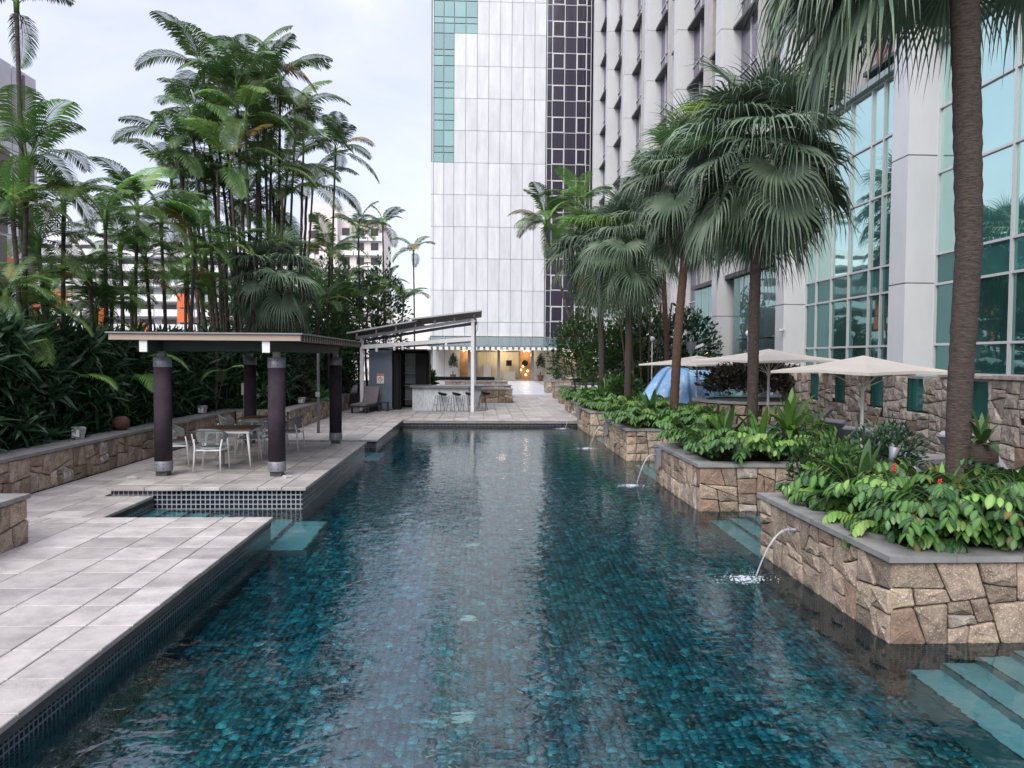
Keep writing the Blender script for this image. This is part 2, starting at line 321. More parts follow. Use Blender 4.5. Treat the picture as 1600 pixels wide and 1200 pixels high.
mt_warm = M('wood_lobby_wall', (.46, .28, .14), rough=.6, noise=(.28, .15, .07), scale=1.5)
mt_curtain = M('lobby_curtain', (.62, .60, .50), rough=.9, noise=(.45, .43, .35), scale=3, stretch=(6, 1, .3))
mt_lamp = M_emit('warm_lamp', (1, .62, .25), 9)
mt_lampw = M_emit('white_lamp', (1, .85, .6), 6)
mt_terra = M('terracotta', (.13, .06, .045), rough=.8)
mt_bldg = M('pale_building_paint', (.60, .61, .64), rough=.8, noise=(.54, .55, .58), scale=.2)
mt_bldg_g = M('grey_building_paint', (.50, .50, .53), rough=.8, noise=(.45, .45, .48), scale=.2)
mt_brown = M('brown_panel', (.11, .085, .09), rough=.7)
mt_orange = M('orange_panel', (.62, .13, .035), rough=.6)
mt_pinkb = M('pink_building_paint', (.66, .61, .58), rough=.8)
mt_void = M('dark_window', (.03, .03, .035), rough=.3)
mt_concrete = M('concrete', (.30, .295, .29), rough=.9, noise=(.24, .235, .23), scale=.5)

def wput(name, mb, m, parent, smooth=False):
    """a child whose mesh was written in world coordinates"""
    return put(name, mb, m, parent, smooth, loc=-parent.location)
def wbox(name, m, parent, *b): return wput(name, MB().box(*b), m, parent)
def struct(name, mb, m): return tag(put(name, mb, m), kind='structure')

def clip(poly, a, b, c):           # keep a*x+b*y<=c
    out = []
    for i in range(len(poly)):
        p, q = poly[i], poly[(i + 1) % len(poly)]
        dp, dq = a*p[0]+b*p[1]-c, a*q[0]+b*q[1]-c
        if dp <= 0: out.append(p)
        if (dp < 0) != (dq < 0) and dp != dq:
            t = dp / (dp - dq); out.append((p[0]+t*(q[0]-p[0]), p[1]+t*(q[1]-p[1])))
    return out
def cells(w, h, sx, sy, jit, r):
    seeds = []; rows = max(1, round(h / sy))
    for j in range(rows):
        cols = max(1, round(w / sx)); o = (j % 2) * .5
        for i in range(-1, cols + 1):
            if r.random() < .13: continue
            x = (i + .5 + o + (r.random() - .5) * jit) * w / cols; y = (j + .5 + (r.random() - .5) * jit * .9) * h / rows
            seeds.append((x, y))
    k = sx / sy
    res = []
    for i, (x, y) in enumerate(seeds):
        poly = [(0, 0), (w, 0), (w, h), (0, h)]
        for j, (a, b) in enumerate(seeds):
            if j == i or abs(a - x) > 3 * sx or abs(b - y) > 3 * sy: continue
            # anisotropic metric
            dx, dy = (a - x) / k**.5, (b - y) * k**.5
            A, B = 2 * dx / k**.5, 2 * dy * k**.5
            c = (a*a - x*x) / k + (b*b - y*y) * k
            poly = clip(poly, A, B, c)
            if len(poly) < 3: break
        if len(poly) >= 3: res.append(poly)
    return res
def stone_mb(poly, O, U, V, Nn, gap, dep, r):
    # straight outline with broken edges, pillowed face
    n = len(poly); cx = sum(p[0] for p in poly)/n; cy = sum(p[1] for p in poly)/n
    size = math.sqrt(abs(sum(poly[i][0]*poly[(i+1)%n][1]-poly[(i+1)%n][0]*poly[i][1] for i in range(n)))/2)
    if size < .06: return None
    pts = []
    for i in range(n):
        p, q = poly[i], poly[(i+1) % n]; l = math.hypot(q[0]-p[0], q[1]-p[1])
        if l < .03: pts.append(((p[0]+q[0])/2, (p[1]+q[1])/2)); continue
        for t in ((.06, .5, .94) if l > .12 else (.12, .88)):
            pts.append((p[0]+(q[0]-p[0])*t, p[1]+(q[1]-p[1])*t))
    def ring(ins, z, j):
        out = []
        for x, y in pts:
            d = math.hypot(x-cx, y-cy) or 1; s = max(.1, (d-ins)/d)
            out.append((cx+(x-cx)*s+(r.random()-.5)*j, cy+(y-cy)*s+(r.random()-.5)*j, z+(r.random()-.5)*j*1.2))
        return out
    g = gap * 1.0; a = ring(g, 0, 0); b = ring(g, dep*.72, .007); c = ring(g+.016, dep, .010); m = len(pts)
    d = [(cx+(x-cx)*.45+(r.random()-.5)*.03, cy+(y-cy)*.45+(r.random()-.5)*.03, dep*(1.1+.35*r.random())) for x, y, _ in c]
    d = [d[i] for i in range(m)]
    vs = a + b + c + d + [(cx, cy, dep*(1.15+.3*r.random()))]
    vs = [O + U*x + V*y + Nn*z for x, y, z in vs]; fs = []
    for k in range(3):
        for i in range(m): fs.append((k*m+i, k*m+(i+1) % m, (k+1)*m+(i+1) % m, (k+1)*m+i))
    for i in range(m): fs.append((3*m+i, 3*m+(i+1) % m, 4*m))
    mb = MB(); mb.add(vs, fs); return mb
def cells2(w, h, s, r):
    "random ashlar: the face is split again and again by slightly raked joints"
    out = []; todo = [[(0, 0), (w, 0), (w, h), (0, h)]]
    while todo:
        p = todo.pop(); xs = [q[0] for q in p]; ys = [q[1] for q in p]; dx, dy = max(xs) - min(xs), max(ys) - min(ys)
        A = abs(sum(p[i][0]*p[(i+1) % len(p)][1] - p[(i+1) % len(p)][0]*p[i][1] for i in range(len(p)))) / 2
        if A < s*s*(.55 + 1.1*r.random()) and dx < 2.4*s and dy < 1.6*s: out.append(p); continue
        t = r.uniform(.38, .62); k = r.gauss(0, .13) if r.random() < .8 else r.gauss(0, .34)
        cx, cy = min(xs) + dx*t, min(ys) + dy*t
        a, b = (1, k) if dx > dy * r.uniform(.95, 1.5) else (k, 1)
        c = a*cx + b*cy
        for s1 in (1, -1):
            q = clip(p, a*s1, b*s1, c*s1)
            if len(q) >= 3: todo.append(q)
    return out
def stones(parent, O, U, w, h, Nn, size=.34, m=None, seed=1, holes=(), dep=.038, gap=.009, jit=.62, asp=1.5):
    r = random.Random(seed); O = Vector(O); U = Vector(U); Nn = Vector(Nn); V = Vector((0, 0, 1)); k = 0
    for poly in cells2(w, h, size*.92, r):
        for (a, b, c, d) in holes:       # keep clear of window openings: clip to the nearest side
            cx = sum(p[0] for p in poly)/len(poly); cy = sum(p[1] for p in poly)/len(poly)
            xs = [p[0] for p in poly]; ys = [p[1] for p in poly]
            if max(xs) <= a or min(xs) >= b or max(ys) <= c or min(ys) >= d: continue
            opts = sorted([(a-cx, (1, 0, a)), (cx-b, (-1, 0, -b)), (c-cy, (0, 1, c)), (cy-d, (0, -1, -d))], key=lambda t: -t[0])
            poly = clip(poly, *opts[0][1])
            if len(poly) < 3: break
        if len(poly) < 3: continue
        mb = stone_mb(poly, O, U, V, Nn, gap, dep*(.7+.6*r.random()), r)
        q = r.random(); mm = m if (m and q > .12) else (mt_stone_p if q < .06 else (mt_stone_d if q < .17 else (m or mt_stone)))
        if mb: wput('stone', mb, mm, parent); k += 1
    return k

# ================================================================== the setting
struct('ground', MB().add([(-1500,-1500,-3.2),(1500,-1500,-3.2),(1500,1500,-3.2),(-1500,1500,-3.2)], [(0,1,2,3)]), mt_concrete)
WZ = -.24
PX0, PX1 = -2.97, 3.68
ZB = -1.45
# pool floor: every mosaic piece is geometry, one mass
def pool_floor():
    rng = np.random.RandomState(3); s = .080
    xs = np.arange(-2.96, 5.2, s); ys = np.arange(1.2, 27.3, s)
    X, Y = np.meshgrid(xs, ys); X = X.ravel(); Y = Y.ravel(); n = len(X)
    base = np.stack([X, Y, np.full(n, ZB)], 1)[:, None, :]
    q = np.array([[0,0],[1,0],[1,1],[0,1]]) * (s - .008)
    jt = (rng.rand(n, 4, 2) - .5) * .012
    top = np.zeros((n, 4, 3)); top[:, :, :2] = q[None] + jt; top += base; top[:, :, 2] += .006 + rng.rand(n, 1) * .004
    bot = top.copy(); bot[:, :, 2] = ZB - .002; bot[:, :, :2] += (q[None] * 2 - (s - .008)) * .03
    v = np.concatenate([top, bot], 1).reshape(-1, 3)
    f = np.array([[0,1,2,3],[0,4,5,1],[1,5,6,2],[2,6,7,3],[3,7,4,0]]); F = (np.arange(n)[:, None, None]*8 + f[None]).reshape(-1)
    me = bpy.data.meshes.new('pool_floor_mosaic'); me.vertices.add(len(v)); me.vertices.foreach_set('co', v.astype(np.float32).ravel())
    me.loops.add(len(F)); me.loops.foreach_set('vertex_index', F.astype(np.int32)); me.polygons.add(len(F)//4)
    me.polygons.foreach_set('loop_start', np.arange(0, len(F), 4, dtype=np.int32)); me.update(calc_edges=True)
    a = rng.rand(n); pal = np.array([[.003,.064,.096],[.006,.140,.192],[.010,.215,.285],[.03,.34,.42],[.07,.42,.50]])
    ed = np.array([.24, .62, .90, .982, 1.0]); idx = np.searchsorted(ed, a); idx = np.clip(idx, 0, 4)
    c = pal[idx] * (0.75 + .5 * rng.rand(n, 1)); col = np.ones((n, 8, 4)); col[:, :, :3] = c[:, None, :]
    at = me.color_attributes.new('tint', 'FLOAT_COLOR', 'POINT'); at.data.foreach_set('color', col.astype(np.float32).ravel())
    me.materials.append(mt_floor); return me
tag(ob('pool_floor_mosaic', pool_floor()), kind='stuff', label='loose mix of teal and navy mosaic pieces covering the pool floor', cat='pool floor')
struct('pool_bed', MB().box(-6, 6.6, -4, 27.6, -1.9, ZB + .001), M_grid('pool_bed_grout', (.012,.05,.07), (.02,.06,.07), .1, .1, .1))
# water: one sheet
g = MB(); g.add([(-5.6,-4,WZ),(5.6,-4,WZ),(5.6,27.5,WZ),(-5.6,27.5,WZ)], [(0,1,2,3)])
struct('water', g, mt_water)

def tiles(deck, xs, ys, z, skip=None, th=.045, gap=.012, seed=0, m=None):
    r = random.Random(seed); cache = {}
    for i in range(len(xs) - 1):
        for j in range(len(ys) - 1):
            w = xs[i+1] - xs[i]; d = ys[j+1] - ys[j]; cx = (xs[i]+xs[i+1])/2; cyy = (ys[j]+ys[j+1])/2
            if skip and skip(cx, cyy): continue
            k = (round(w, 3), round(d, 3))
            if k not in cache:
                a, b = w/2 - gap/2, d/2 - gap/2; c = .006; mb = MB()
                vs = [(-a,-b,-th),(a,-b,-th),(a,b,-th),(-a,b,-th),(-a,-b,-c),(a,-b,-c),(a,b,-c),(-a,b,-c),(-a+c,-b+c,0),(a-c,-b+c,0),(a-c,b-c,0),(-a+c,b-c,0)]
                mb.add(vs, [(8,9,10,11)] + [(o+i_, o+(i_+1) % 4, o+4+(i_+1) % 4, o+4+i_) for o in (0, 4) for i_ in range(4)]); cache[k] = mb.mesh('tile', m or mt_tile)
            t = ob('tile', cache[k], deck, (cx, cyy, z + (r.random()-.5)*.003)); t.rotation_euler = ((r.random()-.5)*.004, (r.random()-.5)*.004, 0)
def rng_(a, b, step): 
    n = max(1, round((b - a) / step)); return [a + (b - a) * i / n for i in range(n + 1)]

mt_deckside = mt_mosaic
# ---- lower deck at the left
low = struct('lower_deck', MB().box(-13, PX0, -4, 10.62, -1.8, -.12).box(-13, -5.35, 10.62, 12.4, -1.8, -.12), mt_mosaic)
struct_j = wput('joint_bed', MB().box(-13, PX0 - .01, -4, 10.60, -.118, -.04).box(-13, -5.36, 10.6, 12.4, -.118, -.04), mt_grout, low)
xs = [-12.63, -12.03, -11.43, -10.83, -10.23, -9.63, -9.03, -8.43, -7.83, -7.23, -6.63, -6.03, -5.43, -4.83, -4.23, -3.63, -3.33, PX0 + .035]
ys = [round(10.63 - .30, 3)]
ysl = [10.65, 10.33, 10.0] + [10.0 - .522 * i for i in range(1, 24)]
tiles(low, xs[9:], ysl[::-1], 0, lambda x, y: (x < -5.9 and y < 9.25 - .2) or y < -1.5, seed=1)
tiles(low, [-7.45, -6.83, -6.23, -5.63, -5.33], [10.66, 11.1, 11.62, 12.27], 0, seed=2)
for k in range(22):
    y0 = 10.56 - k * .6
    wbox('coping_strip', mt_dslate, low, PX0 + .002, PX0 + .022, y0 - .594, y0, -.115, -.052)
for k in range(4): wbox('coping_strip', mt_dslate, low, -5.34 + k*.59, -5.34 + k*.59 + .584, 10.622, 10.64, -.115, -.052)
# ---- pavilion deck, one low step up
PZ = .13
pav = struct('pavilion_deck', MB().box(-6.05, -2.93, 12.36, 19.02, -1.8, PZ - .06), mt_mosaic_w)
wput('joint_bed', MB().box(-6.06, -2.92, 12.35, 19.03, PZ - .058, PZ - .032), mt_grout, pav)
tiles(pav, [-6.10, -5.49, -4.88, -4.27, -3.66, -3.26, -2.86], [12.30, 12.62] + [12.62 + .535*i for i in range(1, 13)], PZ, seed=3, th=.05)
# ---- walkway behind, and the far deck
walk = struct('left_walkway', MB().box(-8.2, -6.052, 12.402, 22.8, -1.8, -.05).box(-6.052, -5.4, 19.03, 22.8, -1.8, -.05).box(-5.4, -2.86, 20.64, 28.0, -1.8, -.10), mt_mosaic)
wput('joint_bed', MB().box(-8.2, -6.055, 12.41, 22.8, -.049, -.03).box(-6.05, -5.4, 19.035, 22.8, -.049, -.03).box(-6.3, -2.87, 20.66, 28.0, -.098, -.03), mt_grout, walk)
tiles(walk, [-7.4, -6.75, -6.12], rng_(12.28, 22.8, .522), 0, seed=4)
tiles(walk, [-6.11, -5.38], rng_(19.08, 20.64, .522), 0, seed=5)
tiles(walk, rng_(-6.0, -2.80, .53), rng_(20.58, 27.9, .6), 0, seed=6, skip=lambda x, y: x < -5.8 and y > 22.7)
far = struct('far_deck', MB().box(-9.2, 7.5, 27.42, 80, -1.8, -.05), mt_mosaic)
wput('joint_bed', MB().box(-9.2, 7.5, 27.43, 80, -.049, -.03), mt_concrete, far)
tiles(far, rng_(-6.0, 4.7, .56), [27.36, 27.75] + rng_(28.2, 38.0, .98), 0, seed=7, skip=lambda x, y: (y < 28.0 and x < -2.8))
tiles(far, rng_(1.85, 5.0, .79), rng_(38.0, 47.0, 1.5), 0, seed=8)
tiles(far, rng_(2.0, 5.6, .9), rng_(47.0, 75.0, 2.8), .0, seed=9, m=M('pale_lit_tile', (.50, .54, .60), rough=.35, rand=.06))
for k in range(11): wbox('coping_strip', mt_slate, far, -2.8 + k*.59, -2.8 + k*.59 + .584, 27.33, 27.425, -.12, -.06)
# ---- steps in the left recess (they go down towards the pool) and in the four right recesses
stairs_l = tag(ob('left_pool_steps', None), kind='structure')
for k in range(8):       # highest at the left
    x0 = -5.4 + .34 * k; z = WZ - .06 - .115 * k
    wbox('nosing', mt_dslate, stairs_l, x0 + (.29 if k < 7 else .5), x0 + (.336 if k < 7 else .552), 10.63, 12.35, z + .001, z + .006)
    wbox('step', mt_step, stairs_l, x0, x0 + (.335 if k < 7 else .55), 10.63, 12.35, z - .4, z)
stairs_l2 = tag(ob('middle_left_pool_steps', None), kind='structure')
for k in range(7):
    x0 = -5.4 + .4 * k; z = WZ - .06 - .12 * k
    wbox('step', mt_step, stairs_l2, x0, x0 + .39, 19.04, 20.63, z - .4, z)
RY = [(2.6, 6.37), (9.42, 12.1), (15.14, 18.19), (21.27, 24.21)]
for i, (ya, yb) in enumerate(RY):
    st = tag(ob('right_pool_steps', None), kind='structure')
    for k in range(5):
        x0 = 3.86 + .32 * k; z = WZ - .66 + .145 * k
        wbox('nosing', mt_dslate, st, x0 - .001, x0 + .02, ya + .003, yb - .003, z + .001, z + .004)
        wbox('step', mt_step, st, x0, x0 + (.315 if k < 4 else .6), ya + .003, yb - .003, z - .8, z)
# ---- right terrace slab and its tiles
ter = struct('right_terrace', MB().box(5.45, 12.3, -4, 27.4, -1.8, -.05).box(7.51, 12.3, 27.4, 60, -1.8, -.05), mt_mosaic)
wput('joint_bed', MB().box(5.46, 12.3, -4, 27.4, -.049, -.03), mt_grout, ter)
tiles(ter, rng_(5.42, 9.2, .63), rng_(9.4, 27, 1.1), 0, seed=10)

# ---- stone planters along the right edge: things
def planter(loc, x0, x1, y0, y1, top, label, zb=-.28, faces='LF', seed=1, size=.34, mat_=None, base_wall=True, cap_over=.045, group=None, cat='planter', soil=True):
    t = thing('stone_planter', loc, label, cat, group)
    cap = .055; h = top - cap - zb
    wbox('mortar_core', mt_mortar, t, x0 + .03, x1 - .03, y0 + .03, y1 - .03, zb, top - cap)
    n = 0
    if 'L' in faces: n += stones(t, (x0+.03, y1, zb), (0, -1, 0), y1-y0, h, (-1, 0, 0), size, mat_, seed)
    if 'F' in faces: n += stones(t, (x0, y0+.03, zb), (1, 0, 0), x1-x0, h, (0, -1, 0), size, mat_, seed+1)
    if 'R' in faces: n += stones(t, (x1-.03, y0, zb), (0, 1, 0), y1-y0, h, (1, 0, 0), size, mat_, seed+2)
    o = cap_over; w = .34
    # slab pieces of the coping, butted end to end
    def run(ax, a, b, c0, c1):
        k = max(1, round((b - a) / .62)); st = (b - a) / k
        for i in range(k):
            p, q = a + i*st + .003, a + (i+1)*st - .003
            if ax == 'x': wbox('cap_slab', mt_slate, t, p, q, c0, c1, top-cap, top)
            else: wbox('cap_slab', mt_slate, t, c0, c1, p, q, top-cap, top)
    run('x', x0-o, x1+o, y0-o, y0-o+w); run('x', x0-o, x1+o, y1+o-w, y1+o)
    run('y', y0-o+w, y1+o-w, x0-o, x0-o+w); run('y', y0-o+w, y1+o-w, x1+o-w, x1+o)
    if soil: wbox('soil', mt_soil, t, x0+.29, x1-.29, y0+.29, y1-.29, top-.05, top-.02)
    return t
PY = [(6.37, 9.42), (12.1, 15.14), (18.19, 21.27), (24.21, 27.3), (28.9, 33.0)]
PLAB = ['nearest stone planter with dark coping and the largest veined leaves, at the right edge',
        'stone planter second from the camera, with bird\'s nest fern and box water spout',
        'third stone planter along the pool with a thin water jet at its corner',
        'fourth stone planter along the pool, beside the end of the water',
        'farthest stone planter standing on the deck past the pool end']
planters = []
PTOP = .56
for i, (a, b) in enumerate(PY):
    x0 = PX1 + .02 if i < 4 else 3.9
    planters.append(planter((x0, a, WZ if i < 4 else 0), x0, 6.7, a, b, PTOP, PLAB[i], zb=-.26 if i < 4 else -.03, seed=20 + 5*i, group='stone planters stepping along the pool'))
    # tiled pool wall under the stones
    if i < 4: struct('pool_wall', MB().box(x0 + .012, 6.66, a + .012, b - .012, -1.7, -.262), mt_mosaic)
# left garden wall, built in two runs
gw = thing('garden_wall', (-7.45, 6, 0), 'low granite garden wall with slate coping running below the left hedge', 'wall')
wput('mortar_core', MB().box(-7.95, -7.44, 3, 22.9, -.02, .62).box(-7.95, -5.82, 22.78, 23.2, -.02, .62).box(-6.2, -5.82, 23.2, 33.5, -.02, .62), mt_mortar, gw)
stones(gw, (-7.44, 9.0, 0), (0, 1, 0), 13.7, .62, (1, 0, 0), .34, None, 51)
stones(gw, (-7.4, 22.78, 0), (1, 0, 0), 1.55, .62, (0, -1, 0), .3, None, 52)
stones(gw, (-5.82, 22.8, 0), (0, 1, 0), 10.4, .62, (1, 0, 0), .36, None, 53)
for k in range(33):
    y = 3 + k*.6; 
    if y < 22.5: wbox('cap_slab', mt_slate, gw, -7.95, -7.38, y + .003, y + .597, .62, .675)
for k in range(4): wbox('cap_slab', mt_slate, gw, -7.95 + k*.55, -7.95 + k*.55 + .545, 22.74, 23.25, .62, .675)
for k in range(17): wbox('cap_slab', mt_slate, gw, -6.25, -5.76, 23.253 + k*.6, 23.25 + k*.6 + .595, .62, .675)
struct('garden_soil', MB().box(-20, -7.95, 2, 60, -.3, .45).box(-7.95, -6.25, 23.25, 60, -.3, .45), mt_soil)
# near block at the left edge
planter((-5.5, 5, 0), -9.0, -5.52, 5.0, 9.22, .60, 'square granite planter block cut by the left edge of the photo', zb=-.02, faces='R', seed=70, size=.34, cap_over=.03)
bl = [o for o in bpy.data.objects if o.get('label', '').startswith('square granite')][0]
for i in range(6):
    for j in range(6): wbox('top_slab', mt_slate, bl, -8.7 + i*.48, -8.7 + i*.48 + .475, 5.3 + j*.603, 5.3 + j*.603 + .598, .53, .598)

# ================================================================== the hotel tower at the end of the pool
TY = 78.0
tw = thing('hotel_tower', (0, TY, 0), 'tall white panelled hotel tower closing the view at the end of the pool', 'tower')
wput('wall_core', MB().box(-5.13, 6.88, TY + .12, TY + 14, 4.6, 58).box(6.88, 11.7, TY + .25, TY + 14, -.5, 58), mt_joint, tw)
lev = [4.6] + [6.1 + 3.33 * k for k in range(16)]
xg = [-5.15, -4.85, -3.80, -2.72] + [-2.72 + 1.2 * k for k in range(1, 9)]
pm = {}
def panel(x0, x1, z0, z1, name='panel', m=None, y=TY, th=.10, gp=.04):
    wbox(name, m or mt_panel, tw, x0 + gp/2, x1 - gp/2, y, y + th, z0 + gp/2, z1 - gp/2)
for i in range(len(xg) - 1):
    for j in range(len(lev) - 1):
        z0, z1 = lev[j], lev[j+1]; x0, x1 = xg[i], xg[i+1]
        green = (z0 > 22.5 and 1 <= i <= 2) or (z0 > 35.9 and 1 <= i <= 4)
        if z0 > 42: continue
        if i == 0 and z0 > 22.5: x0 = -4.97
        if green:
            for fa, fb in ((0, .31), (.31, .50), (.50, 1.0)):
                panel(x0, x1, z0 + (z1-z0)*fa, z0 + (z1-z0)*fb, 'window_pane', mt_glass_t, TY + .05, .06, .09)
        else: panel(x0, x1, z0, z1)
# remaining far panel columns to the dark strip
wput('corner_edge', MB().box(-5.17, -4.99, TY - .02, TY + .1, 22.5, 58), mt_panel, tw) if False else None
# dark glass strip
xd = [7.0, 7.55, 8.85, 10.1, 11.15, 11.62]
for j in range(27):
    z0 = 4.55 + 1.655 * j
    for i in range(5):
        fr = (j % 2 == 1) and i in (1, 3)
        wbox('window_pane', mt_glass_p, tw, xd[i] + .05, xd[i+1] - .05, TY + .10, TY + .14, z0 + .05, z0 + 1.60)
        if fr:
            f = MB(); a, b, c, d = xd[i] + .02, xd[i+1] - .02, z0 + .02, z0 + 1.63
            f.box(a, b, TY + .04, TY + .098, c, c + .09); f.box(a, b, TY + .04, TY + .098, d - .09, d); f.box(a, a + .09, TY + .04, TY + .098, c + .09, d - .09); f.box(b - .09, b, TY + .04, TY + .098, c + .09, d - .09)
            wput('window_frame', f, mt_frame, tw)
f = MB()
for x in xd: f.box(x - .035, x + .035, TY + .07, TY + .16, 4.55, 49.2)
wput('mullion', f, mt_frame, tw); f = MB()
for j in range(28): f.box(6.95, 11.65, TY + .075, TY + .155, 4.55 + 1.655*j - .03, 4.55 + 1.655*j + .03)
wput('transom', f, mt_frame, tw)
wput('lower_glazing', MB().box(-5.1, 11.6, TY + .35, TY + .4, 3.2, 4.5), mt_glass_p, tw)
# lobby front at the foot of the tower
lb = thing('glazed_lobby', (0, TY, 0), 'glazed lobby front under the tower with warm lit windows and slatted canopy', 'lobby')
def lbox(n, m, *b): return wbox(n, m, lb, *b)
lbox('lobby_floor', mt_concrete, -5.4, 12, TY - 2.2, TY + 9, -.04, .06)
lbox('back_wall', mt_warm, -5.2, 12, TY + 6, TY + 6.2, 0, 3.7); lbox('ceiling', mt_curtain, -5.2, 12, TY + .4, TY + 6, 3.45, 3.6)
lbox('side_wall', mt_colwhite, -5.4, -5.2, TY - .1, TY + 6, 0, 4.5)
for x0, x1 in ((-5.2, -2.1), (5.65, 8.2)):
    k = max(1, round((x1-x0)/1.3)); 
    for i in range(k): lbox('panel', mt_colwhite, x0 + (x1-x0)*i/k + .02, x0 + (x1-x0)*(i+1)/k - .02, TY - .05, TY + .05, .05, 3.5)
lbox('upper_band', mt_glass_a, -5.2, 12, TY - .04, TY + .06, 3.1, 4.5)
lbox('glass_pane', mt_curtain, .2, 4.4, TY + .9, TY + .93, .1, 3.0)
lbox('wood_panel', mt_warm, -2.1, -.4, TY + .5, TY + .6, .05, 3.1); lbox('wood_panel', mt_warm, 4.4, 5.6, TY + .6, TY + .7, .05, 3.1)
lbox('wood_panel', mt_warm, 8.3, 11.3, TY + .7, TY + .8, .05, 3.1)
lbox('curtain', mt_curtain, -.4, .2, TY + .9, TY + .93, .1, 3.0)
for x0, x1, z in ((-2.1, 5.6, 3.1), (8.2, 11.3, 3.1)):
    w = MB(); w.box(x0, x1, TY - .06, TY + .04, z - .03, z + .06); w.box(x0, x0 + .08, TY - .06, TY + .04, .1, z - .03); w.box(x1 - .08, x1, TY - .06, TY + .04, .1, z - .03)
    wput('window_frame', w, mt_lampw if False else mt_frame, lb)
for x in (-1.6, -.8, 4.8, 5.3, 8.7, 9.6, 10.6):
    wput('downlight', MB().lathe((x, TY + .35, 3.02), [(.06, 0), (.07, .05)], 8), mt_lamp, lb)
lbox('lit_door_strip', mt_lampw, 11.85, 12.02, TY - 1.0, TY - .96, .3, 2.9); lbox('lit_door', mt_lamp, 12.5, 12.8, TY - .6, TY - .56, 1.4, 2.9)
lbox('door_surround', mt_black, 11.4, 13.6, TY - .5, TY - .4, 0, 3.4)
cabs = MB(); cabs.box(2.6, 3.9, TY + .3, TY + .8, .06, .9); cabs.box(.5, 1.3, TY + .4, TY + .8, .06, 1.6)
wput('display_case', cabs, mt_frame, lb); lbox('dark_screen', mt_black, 2.9, 3.5, TY + .25, TY + .29, 1.5, 2.1)
ring = MB(); ring.lathe((0, 0, 0), [(.28, 0), (.33, .02), (.33, .05), (.28, .05)], 16)
o = put('wall_clock', ring, mt_black, lb, loc=(4.9, .2, 1.8)); o.rotation_euler = (R_(90), 0, 0)
for x in (5.0, 4.7, 4.5, 5.2): wput('small_lamp', MB().lathe((x, TY + .4, .5 + (x * 7 % 1)), [(.05, 0), (.09, .08), (.05, .16)], 8), mt_lamp, lb)
for i, x in enumerate([-4.9, -1.0, 2.05, 5.2 if False else 5.55, 8.15, 9.75 + 1.6]):
    c = MB(); c.box(x - .14, x + .14, TY - 1.9, TY - 1.6, 0, 3.3); c.beam((x, TY - 1.75, 2.9), (x, TY - .1, 4.1), .12, .12)
    wput('column', c, mt_steel, lb)
c = MB(); c.add([(-5.2, TY - 3.4, 3.55), (11.4, TY - 3.4, 3.55), (11.4, TY - .1, 4.55), (-5.2, TY - .1, 4.55), (-5.2, TY - 3.4, 3.5), (11.4, TY - 3.4, 3.5), (11.4, TY - .1, 4.5), (-5.2, TY - .1, 4.5)], [(0,1,2,3), (7,6,5,4), (0,4,5,1), (1,5,6,2), (2,6,7,3), (3,7,4,0)])
wput('canopy_glass', c, M('canopy_glass', (.07, .13, .14), rough=.15, spec=.9), lb)
for k in range(12): wput('canopy_rib', MB().beam((-5.1 + 1.5*k, TY - 3.42, 3.6), (-5.1 + 1.5*k, TY - .1, 4.62), .07, .1), mt_steel, lb)
for k in range(29): lbox('pergola_slat', mt_white, -5.15 + .58*k, -5.15 + .58*k + .34, TY - 4.4, TY - 1.2, 3.12, 3.42)
lbox('pergola_beam', mt_white, -5.3, 11.4, TY - 3.3, TY - 3.15, 3.43, 3.52)
for x, dz in ((-2.65, 0), (6.35, 0)):
    t = thing('potted_tree', (x, TY - 2.2, .06), 'clipped potted tree standing at the %s of the lit lobby window' % ('left' if x < 0 else 'right'), 'potted tree')
    put('pot', MB().lathe((0, 0, 0), [(.22, 0), (.34, .55), (.3, .5)], 12), mt_terra, t); put('trunk', MB().tube([(0,0,.4),(0,0,.9)], .05, 6), mt_twig, t); POT = globals().setdefault('POTS', []); POT.append(t)
for x, nm in ((-4.4, 'left'), (9.1, 'right')):
    t = thing('wooden_bench', (x, TY - 1.2, .06), 'small pale bench by the lobby wall, %s one' % nm, 'bench')
    put('seat', MB().box(-.6, .6, -.2, .2, .42, .48), mt_frame, t)
    for s in (-1, 1): put('leg', MB().box(s*.56 - .03, s*.56 + .03, -.2, .2, 0, .42), mt_frame, t)

for x, e in ((-1.2, 40), (2.4, 70), (5.0, 40), (9.8, 60)):
    la = bpy.data.lights.new('lobby_lamp', 'POINT'); la.energy = e * 1.2; la.color = (1, .72, .42); la.shadow_soft_size = .2
    lo = bpy.data.objects.new('lobby_lamp', la); COL.objects.link(lo); lo.location = (x, TY - .5, 2.75)
